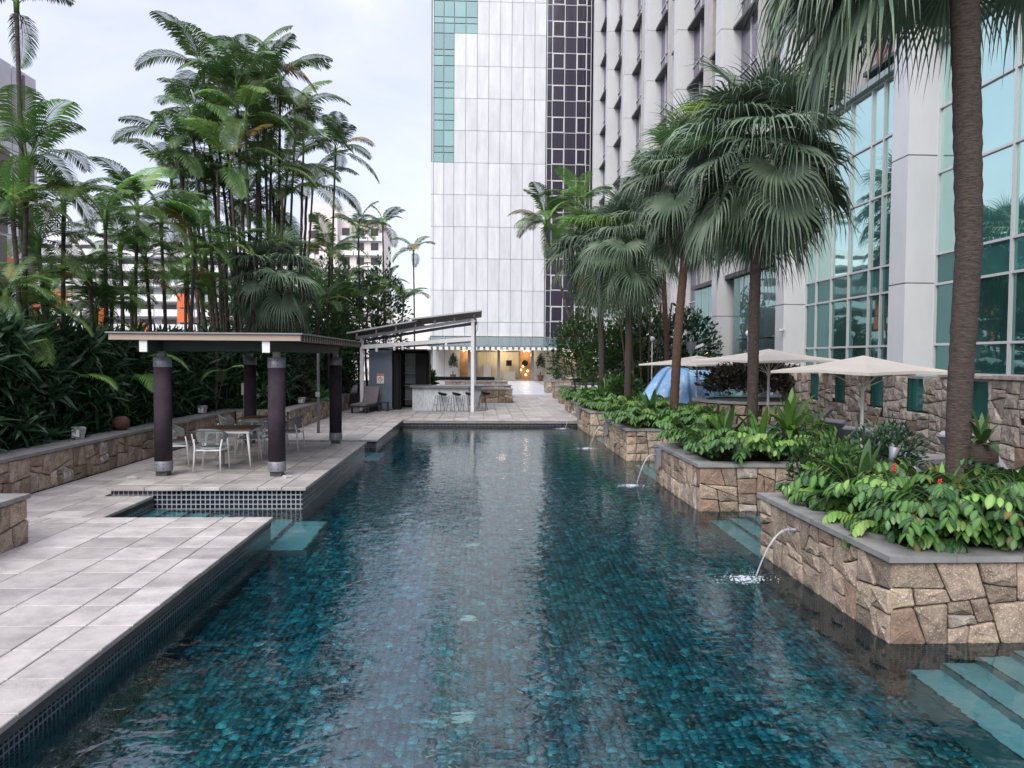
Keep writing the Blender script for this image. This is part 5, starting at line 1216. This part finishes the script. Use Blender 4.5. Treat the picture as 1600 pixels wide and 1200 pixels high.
# ---- leaf masses
def instances(name, protos, mats4, m, kind=None, parent=None):
    """one mesh out of many placed copies of small prototype meshes (arrays of verts, faces)"""
    V = []; F = []; U = []; o = 0
    for pi, M4 in mats4:
        v, f, uv = protos[pi]; A = np.array(M4, dtype=np.float32); V.append(v @ A[:3, :3].T + A[:3, 3]); F += [tuple(i + o for i in q) for q in f]; U += uv; o += len(v)
    V = np.concatenate(V); me = bpy.data.meshes.new(name); me.from_pydata(V.tolist(), [], F); me.materials.append(m)
    if any(p[2] for p in U[0:0]) or True:
        ul = me.uv_layers.new(name='UVMap'); ul.data.foreach_set('uv', [c for q in U for p in q for c in p])
    o_ = ob(name, me, parent); 
    if kind: tag(o_, kind=kind)
    return o_
def blade(mb, p, d, up, l, w, droop, n=3, fold=.0):
    """a lance-shaped leaf"""
    s = d.cross(up); s = s.normalized() if s.length > 1e-3 else Vector((0, 1, 0)); prof = {2: (.5, 1, 0), 3: (.35, 1, .8, 0), 4: (.25, .8, 1, .7, 0)}[n]; vs = []; c = p.copy(); dd = d.copy()
    for i in range(n):
        ww = s * w * prof[i] / 2; vs += [c - ww, c + ww]; c = c + dd * l / n; dd = (dd + DN * droop / n).normalized()
    vs.append(c); k = len(vs) - 1; fs = [(2*i, 2*i+1, 2*i+3, 2*i+2) for i in range(n-1)] + [(k-2, k-1, k)]
    uvs = [[(0, i/n), (1, i/n), (1, (i+1)/n), (0, (i+1)/n)] for i in range(n-1)] + [[(0, (n-1)/n), (1, (n-1)/n), (.5, 1)]]
    mb.add(vs, fs, uvs)
def rosette(n, l, w, droop, seed, lo=-20, hi=75):
    r = random.Random(seed); mb = MB()
    for k in range(n):
        a = k * 2.4 + r.random()*.4; e = R_(hi + (lo - hi) * (k / n) + r.uniform(-8, 8)); d = Vector((math.cos(a)*math.cos(e), math.sin(a)*math.cos(e), math.sin(e)))
        blade(mb, Vector((0, 0, 0)), d, Vector((0, 0, 1)) if abs(d.z) < .95 else Vector((1, 0, 0)), l * (.75 + .4*r.random()), w, droop, 3)
    return mb.arr()
ROS = [rosette(13, .42, .055, .9, 1), rosette(11, .5, .045, .6, 2), rosette(15, .34, .07, 1.1, 3), rosette(9, .55, .06, .8, 4)]
def rot(r, tilt=.6): return Matrix.Rotation(r.random()*6.28, 4, 'Z') @ Matrix.Rotation(r.gauss(0, tilt), 4, 'Y')
import mathutils.noise as mn
def hedge(name, y0, y1, n, front, depth, ztop, seed, m=None, label=None):
    r = random.Random(seed); L_ = []
    for k in range(n):
        y = r.uniform(y0, y1); h = ztop(y) + .45 * mn.noise(Vector((y*.8, seed, 0))) + .25*mn.noise(Vector((y*3, seed, 3))); z = .5 + (h - .5) * r.random() ** .8
        f = front(y) + .30 * mn.noise(Vector((y*1.3, z*1.6, seed))) - .25 * abs(z - .9) * .3; x = f - depth * r.random() ** 2.2
        s = .8 + .6*r.random(); L_.append((r.randrange(4), Matrix.Translation((x, y, z)) @ Matrix.Rotation(.55, 4, 'Y') @ rot(r) @ Matrix.Scale(s, 4)))
    o = instances(name, ROS, L_, m or mt_hedge, 'stuff'); tag(o, label, 'hedge'); return o
def fl(y): return -8.15
def fr(y): return -6.55
hedge('hedge', 3, 23, 2600, fl, 1.9, lambda y: 2.75, 1, label='dark dense hedge of strappy leaves behind the left garden wall')
hedge('hedge', 23, 40, 2100, fr, 2.8, lambda y: 2.7 + (y - 23) * .06, 2, label='dark dense hedge continuing past the pavilion towards the bar')
hedge('hedge', 3, 40, 600, lambda y: -9.6 if y < 23 else -8.2, 1.5, lambda y: 3.1, 3, M_leafy('hedge_leaf_b', (.018,.05,.02), (.04,.085,.03), transl=.2), 'taller mid-green foliage rising behind the dark hedge')
stem = MB(); rs = random.Random(6)
for k in range(260):
    y = rs.uniform(4, 38); x = (-8.3 if y < 23 else -6.8) - rs.random()*1.6; stem.tube([(x, y, .45), (x + rs.uniform(-.2, .2), y + rs.uniform(-.2, .2), 1.6), (x + rs.uniform(-.4, .4), y, 2.7)], .014, 3, False)
tag(put('hedge_stems', stem, mt_twig), 'thin woody stems inside the left hedge', 'stems', kind='stuff')
LEAF1 = []
for i in range(3):
    mb = MB(); blade(mb, Vector((0,0,0)), Vector((1, 0, .2)).normalized(), Vector((0,0,1)), 1, .42 + .1*i, .5, 3); LEAF1.append(mb.arr())
def bush(loc, rx, ry, rz, n, ll, m, label, cat='shrub', group=None, seed=0, name='shrub', stems=True, shell=.6, up=0.3):
    r = random.Random(seed + 1000); L_ = []; t = thing(name, loc, label, cat, group)
    for k in range(n):
        while True:
            v = Vector((r.gauss(0, 1), r.gauss(0, 1), r.gauss(0, 1))).normalized()
            if v.z > -.5: break
        q = (shell + (1 - shell) * r.random()) * (1 + .28 * mn.noise(v * 2.1 + Vector((seed, 0, 0))) + .15 * mn.noise(v * 5 + Vector((seed, 4, 0))))
        if r.random() < .3: q *= r.random()
        p = Vector((v.x*rx*q, v.y*ry*q, rz*.55 + v.z*rz*.55*q)); d = (v + Vector((r.gauss(0, .5), r.gauss(0, .5), r.gauss(0, .4) + up))).normalized()
        L_.append((r.randrange(3), Matrix.Translation(p) @ d.to_track_quat('X', 'Z').to_matrix().to_4x4() @ Matrix.Rotation(r.gauss(0, .6), 4, 'X') @ Matrix.Scale(ll * (.7 + .6*r.random()), 4)))
    instances('foliage', LEAF1, L_, m, 'stuff', t)
    if stems:
        s = MB()
        for k in range(12): a = r.random()*6.28; s.tube([(0, 0, 0), (math.cos(a)*rx*.35, math.sin(a)*ry*.35, rz*.5), (math.cos(a)*rx*.7, math.sin(a)*ry*.7, rz*.85)], .012, 4, False)
        put('stem', s, mt_twig, t)
    return t
# shrubs and trees beyond the far end on the right
for i, (x, y, rx, rz, n, ll, m, lab) in enumerate([
    (5.2, 38, 1.5, 4.3, 3800, .17, mt_bush, 'tall leafy green shrub beside the lobby canopy, left of the fan palm trunks'),
    (6.6, 36, 1.6, 3.6, 3200, .18, mt_bush, 'dense green shrub between the fourth and fifth palm trunks'),
    (8.3, 37, 1.8, 4.4, 3000, .2, mt_hedge, 'dark leafy tree behind the bamboo poles'),
    (7.2, 33, 1.2, 1.9, 2000, .2, mt_hedge, 'dark low bush at the foot of the reddish palm'),
    (9.6, 33.5, 1.6, 4.2, 2400, .2, mt_hedge, 'dark foliage against the pier beside the atrium glass'),
    (5.9, 30, 1.0, 1.5, 1500, .17, mt_bush, 'low mixed shrub behind the farthest planters'),
    (6.9, 27.0, .9, 1.25, 1100, .15, mt_bush, 'rounded green shrub left of the blue tarpaulin'),
    (8.7, 41, 1.8, 5.6, 2600, .2, mt_bush, 'far tall tree rising beside the hotel wing')]):
    bush((x, y, .0), rx, rx, rz, n, ll, m, lab, 'tree' if rz > 4 else 'shrub', None, i, 'broadleaf_tree' if rz > 4 else 'shrub', shell=.75)
for i, (x, y, rz) in enumerate(((-6.9, 33, 4.6), (-7.4, 38, 6.4), (-8.9, 29, 4.4), (-5.6, 41, 6.6))):
    bush((x, y, .4), 1.7, 1.7, rz, 2600, .2, mt_bush if i % 2 == 0 else mt_hedge, ['bushy green tree behind the left bar shelter post', 'bushy tree above the kiosk roof', 'dark bushy tree right of the tall palm clump', 'far bushy tree behind the bar shelter'][i], 'tree', None, 40 + i, 'broadleaf_tree', shell=.7)
bush((8.6, 22.6, .98), 1.65, 1.5, 1.15, 5200, .15, mt_dkleaf, 'dark purple-green clipped bush filling the round stone planter', 'shrub', None, 61, 'clipped_bush', stems=False, shell=.6)
bush((-6.35, 26.2, .5), .5, .5, .95, 420, .2, mt_dkleaf, 'reddish croton plant right of the third pavilion column', seed=62)
bush((-6.1, 27.6, .5), .5, .5, .6, 300, .2, mt_bush, 'low green plant beside the reddish croton', seed=63)
bush((-2.6, 36.5, .1), .5, .5, 1.5, 300, .3, mt_bush, 'green leafy plant at the right edge of the kiosk', seed=64)
for t in POTS: 
    o = bush((t.location.x, t.location.y, t.location.z + .8), .42, .42, 1.7, 500, .16, mt_hedge, 'x', seed=65, stems=False)
    for c in list(bpy.data.objects):
        if c.parent == o: c.parent = t; c.location = (0, 0, .8)
    bpy.data.objects.remove(o)

# ---- veined-leaf shrubs in the planters (twigs with pairs of hanging oval leaves)
def oval_leaf():
    mb = MB(); n = 6; vs = []; fs = []; uvs = []
    for i in range(n + 1):
        f = i / n; w = .25 * math.sin(math.pi * min(1, f * .93 + .02)) ** .75 if 0 < i < n else (.015 if i == 0 else .004); z = .06 * math.sin(f * 3.1) - .10 * f * f
        vs += [(f, -w, z + .05 * (w/.25)), (f, 0, z), (f, w, z + .05 * (w/.25))]
    for i in range(n):
        a = 3 * i
        fs += [(a, a+1, a+4, a+3), (a+1, a+2, a+5, a+4)]; uvs += [[(0, i/n), (.5, i/n), (.5, (i+1)/n), (0, (i+1)/n)], [(.5, i/n), (1, i/n), (1, (i+1)/n), (.5, (i+1)/n)]]
    return MB().add(vs, fs, uvs)
LEAF = oval_leaf(); leaf_me = LEAF.mesh('leaf', mt_big, True); LARR = LEAF.arr()
mt_big_l = M_leafy('veined_leaf_pale', (.12, .29, .045), (.20, .38, .07), rough=.36, transl=.25, rand=.2, hue=.02, vein=(.33, .48, .16)); leaf_me2 = leaf_me.copy(); leaf_me2.materials[0] = mt_big_l; leaf_me3 = leaf_me.copy(); leaf_me3.materials[0] = M_leafy('veined_leaf_dark', (.012, .045, .016), (.022, .075, .020), rough=.4, transl=.15, rand=.3, vein=(.06, .15, .04)); leaf_me4 = leaf_me.copy(); leaf_me4.materials[0] = M_leafy('veined_leaf_aged', (.16, .14, .035), (.09, .06, .025), rough=.6, transl=.15, rand=.3, vein=(.25, .22, .08))
def branch_data(r, az, reach, lift, leaf=.17):
    """twig points and leaf matrices, in shrub space"""
    pts = []; p = Vector((0, 0, .02)); K = 10; e = R_(r.uniform(58, 80))
    for i in range(K + 1):
        pts.append(p.copy()); a = e - R_(lift) * (i / K) ** 1.15; p = p + Vector((math.cos(az)*math.cos(a), math.sin(az)*math.cos(a), math.sin(a))) * reach / K
    leaves = []
    for i in range(3, K + 1):
        d = (pts[i] - pts[i-1]).normalized(); s = d.cross(Vector((0, 0, 1))).normalized()
        for sg in (-1, 1):
            if r.random() < .07: continue
            ld = (s * sg * (.55 + .3*r.random()) + d * (.35 + .3*r.random()) + DN * (.5 + .7*r.random())).normalized(); up = (Vector((0, 0, 1)) + s * sg * .8 + Vector((math.cos(az), math.sin(az), 0)) * .9).normalized()
            y = up.cross(ld).normalized(); z = ld.cross(y); l = leaf * (.75 + .4*r.random()) * (.75 if i > K - 2 else 1)
            m4 = Matrix((( ld.x*l, y.x*l, z.x*l, pts[i].x), (ld.y*l, y.y*l, z.y*l, pts[i].y), (ld.z*l, y.z*l, z.z*l, pts[i].z), (0, 0, 0, 1))); leaves.append(m4)
    return pts, leaves
def veined_shrub(loc, seed, nb, reach, label, group, joined=False, leaf=.17, az0=0, spread=6.283, nlift=None):
    r = random.Random(seed); t = thing('veined_shrub', loc, label, 'shrub', group)
    if joined:
        L_ = []; tw = MB()
        for k in range(nb):
            pts, lv = branch_data(r, az0 + spread * k / nb + r.uniform(-.2, .2), reach * r.uniform(.5, 1.1), r.uniform(75, 130), leaf); tw.tube(pts, .004, 3, False); L_ += [(0, m) for m in lv]
        instances('foliage', [LARR], L_, mt_big if seed % 2 else mt_big_l2, 'stuff', t); put('twig', tw, mt_twig, t); return t
    for k in range(nb):
        pts, lv = branch_data(r, az0 + spread * k / nb + r.uniform(-.2, .2), reach * r.uniform(.5, 1.1), r.uniform(75, 130), leaf)
        b = put('branch', MB().tube(pts, .0038, 4, False), mt_twig, t); pale = r.random() < .24
        for m in lv:
            q = r.random(); o = bpy.data.objects.new('leaf', leaf_me2 if (pale and q < .8) else (leaf_me4 if q > .985 else (leaf_me3 if q > .62 else leaf_me))); COL.objects.link(o); o.parent = b; o.matrix_local = m
    return t
mt_big_l2 = M_leafy('veined_leaf_mid', (.045, .14, .03), (.13, .27, .05), rough=.4, transl=.25, rand=.2, hue=.02, vein=(.22, .38, .09))
G1 = 'veined-leaf shrubs filling the nearest planter'
LB1 = 'low spreading shrub of hanging veined leaves in the nearest planter'
pos1 = [(4.25, 6.75), (4.75, 6.72), (5.25, 6.85), (5.8, 6.8), (4.45, 7.2), (5.0, 7.25), (5.55, 7.3), (6.1, 7.2), (4.12, 7.9), (4.75, 7.75), (5.3, 6.72), (6.5, 6.9), (5.9, 7.7), (4.4, 6.72)]
for i, (x, y) in enumerate(pos1):
    veined_shrub((x, y, .58 if i < 4 else .74), 300 + i, 16, .74 if i < 4 else .82, LB1, G1, leaf=.155)
for i, (x, y) in enumerate([(4.06, 7.2), (4.05, 7.75), (4.08, 8.5), (4.06, 9.0), (4.35, 6.66), (4.9, 6.66), (5.5, 6.66), (6.05, 6.68)]):
    veined_shrub((x, y, .54), 320 + i, 11, .46, LB1, G1, leaf=.15)
pos2 = [(4.1, 12.6), (4.6, 12.45), (5.1, 12.5), (5.6, 12.55), (6.1, 12.6), (4.1, 13.3), (4.7, 13.2), (5.2, 13.2), (5.9, 13.3), (4.15, 14.2), (4.7, 14.2), (4.2, 14.9)]
for i, (x, y) in enumerate(pos2):
    veined_shrub((x, y, .58), 340 + i, 13, .8, 'spreading shrub of hanging veined leaves in the second planter', 'veined-leaf shrubs filling the second planter', joined=i > 4, leaf=.18)
k = 0
for (a, b), nm in zip(PY[2:], ('third', 'fourth', 'farthest')):
    for j in range(5):
        for i in range(4):
            k += 1; x = 4.1 + i * .62 + rs.uniform(-.15, .15); y = a + .35 + j * (b - a - .6) / 4 + rs.uniform(-.1, .1)
            veined_shrub((x, y, .56), 400 + k, 11, .85, 'leafy bright green shrub in the %s planter' % nm, 'shrubs filling the %s planter' % nm, joined=True, leaf=.2)
# ---- strap-leaved plants: each leaf its own piece
def strap_me(l, w, e, droop, m, seed=0):
    mb = MB(); n = 8; vs = []; fs = []; uvs = []; c = Vector((0, 0, 0)); a = R_(e)
    for i in range(n + 1):
        f = i / n; ww = w/2 * (math.sin(math.pi * (.12 + .86 * f)) ** .7) if i < n else .003; vs += [c + Vector((0, -ww, .25*ww)), c.copy(), c + Vector((0, ww, .25*ww))]; aa = a - R_(droop) * f ** 1.6; c = c + Vector((math.cos(aa), 0, math.sin(aa))) * l / n
    for i in range(n):
        q = 3*i; fs += [(q, q+1, q+4, q+3), (q+1, q+2, q+5, q+4)]; uvs += [[(0, 0), (.5, 0), (.5, 1), (0, 1)], [(.5, 0), (1, 0), (1, 1), (.5, 1)]]
    return MB().add(vs, fs, uvs).mesh('leaf', m, True)
STR = [[strap_me(1, w, e, dr, m) for e, dr in ((82, 25), (66, 40), (50, 60), (34, 70), (18, 60))] for w, m in ((.15, mt_strap), (.13, mt_lime), (.16, mt_bush))]
def tuft(loc, n, l, kind, label, seed, group=None, cat='plant', name='strap_plant', lo=0, core=False):
    r = random.Random(seed); t = thing(name, loc, label, cat, group)
    if core: put('root_ball', MB().lathe((0,0,-.18), [(.05,0),(.17,.05),(.16,.2),(.08,.26)], 12), mt_trunk, t, True)
    for k in range(n):
        f = k / n; me = STR[kind][min(4, lo + int(f * (5 - lo)))]; ob('leaf', me, t, (0, 0, .02), (0, 0, k * 2.4 + r.uniform(-.3, .3)), l * r.uniform(.8, 1.12))
    return t
tuft((5.75, 13.35, .92), 24, .85, 0, 'large bird\'s nest fern with upright pale green fronds right of the second palm', 1, name='nest_fern', core=True)
for i, (x, y, l, kd, lab) in enumerate([(4.75, 13.9, .7, 2, 'dark strap-leaved lily before the second palm, left side'), (5.15, 13.2, .75, 0, 'long arching strap plant at the foot of the second palm'),
    (4.5, 8.4, .62, 2, 'ginger plant with lance leaves at the back of the nearest planter'), (4.35, 7.35, .5, 0, 'ginger clump with red flower above the pipe spout'), (5.05, 7.75, .5, 1, 'pale lance-leaved plant left of the nearest palm trunk'),
    (5.55, 7.7, .55, 2, 'lance-leaved plant right of the nearest palm trunk'), (6.0, 7.0, .6, 2, 'ginger plant with red flower near the right edge'), (4.2, 6.95, .42, 1, 'yellowish fern-like tuft hanging over the coping corner'),
    (4.75, 20.0, .8, 2, 'strap plant between the third planter shrubs'), (4.85, 14.6, .6, 0, 'small strap plant behind the second planter shrubs'), (4.55, 27.0, .8, 2, 'spiky plant in the fourth planter'), (6.6, 15.4, .7, 2, 'white flowering lily behind the fern'),
    (5.60, 7.93, .45, 2, 'orchid tied to the nearest palm trunk with hanging roots')]):
    t = tuft((x, y, .54 if i != 12 else 1.32), 16, l * (1.3 if i not in (7, 12) else 1), kd, lab, 10 + i, core=i == 12)
for (x, y, z, lab) in ((4.33, 7.5, .98, 'small red flower spike at the left of the nearest planter'), (4.5, 7.0, .90, 'red flower spike above the coping corner'), (5.75, 7.0, 1.02, 'upper red flower spike near the right edge'), (5.35, 6.45, .80, 'lower red flower spike near the right edge'), (4.1, 6.75, .64, 'tiny red flower by the loose coping slab')):
    t = thing('red_flower', (x, y - .05, z + .16), lab, 'flower'); s = MB(); r = random.Random(int(x*100))
    for k in range(14): 
        a = k*2.4; s.lathe((math.cos(a)*.012, math.sin(a)*.012, k*.006), [(.002, 0), (.011, .008), (.003, .02)], 5)
    put('bracts', s, mt_red, t); put('stalk', MB().tube([(0,0,-.35),(0,0,0)], .004, 4), mt_twig, t)
bush((4.55, 9.0, .5), .42, .4, .75, 900, .075, mt_bush, 'small-leaved green shrub at the back of the nearest planter', seed=71)
bush((4.85, 8.75, .5), .35, .35, .5, 700, .08, mt_yel, 'yellow-green variegated shrub left of the garden spotlight', seed=72)
bush((5.3, 9.25, .5), .5, .35, .95, 1300, .065, mt_hedge, 'dark fine-leaved shrub behind the garden spotlight', seed=73)
bush((4.3, 8.75, .5), .3, .35, .55, 600, .085, mt_lime, 'bright lime shrub next to the second planter coping', seed=74)
bush((4.2, 9.2, .5), .25, .2, .75, 350, .08, mt_bush, 'upright green shrub at the rear corner of the nearest planter', seed=75)
bush((5.75, 8.6, .5), .4, .4, .45, 600, .09, mt_yel, 'yellow-green shrub right of the garden spotlight', seed=76)
bush((6.3, 8.0, .45), .5, .5, .5, 500, .12, mt_lime, 'pale green shrub right of the nearest palm', seed=77)
bush((6.9, 14.9, .1), .45, .4, 1.1, 500, .09, mt_lime, 'small bright shrub at the foot of the nearest parasol pole', seed=78)
t = thing('loose_slab', (3.95, 7.05, PTOP), 'small loose slate slab lying on the coping of the nearest planter', 'slab'); put('slab', MB().box(-.09,.09,-.11,.11,.001,.04), mt_slate, t); 
fn = tuft((3.68, 7.1, .42), 14, .16, 1, 'tiny fern growing out of the stone joint of the nearest planter', 91, name='wall_fern')
# dark ferns hanging over hedge: pale fronds reaching out
for i, (px, py, Y, az, sc) in enumerate(((95, 600, 9.6, 2.9, .32), (95, 600, 9.7, .2, .34), (195, 600, 13, -.5, .42), (205, 568, 13.5, .3, .4), (350, 580, 20, .1, .5), (455, 600, 25, .2, .6))):
    p = at(px, py, Y); Y = max(Y, (8.7 if px < 300 else 7.4) * 1150 / (748 - px)); p = at(px, py, Y); sc *= 1.7 if px < 300 else 1; t = thing('young_palm', (p.x - .3, p.y, GZ), 'young palm poking pale fronds out of the hedge, ' + ['leftmost', 'second from the left', 'third, low beside the column', 'third, above the low one', 'seen under the pavilion roof', 'right of the second column'][i], 'palm')
    put('stem', MB().tube([(0, 0, 0), (.3, 0, p.z - GZ)], .012, 5), mt_stem, t)
    for q in range(3): ob('frond', FR['small'][4 if q else 3][1 if q == 0 else 0], t, (.3, 0, p.z - GZ), (0, 0, az + q * 1.9), sc * (1.25 - .2*q))
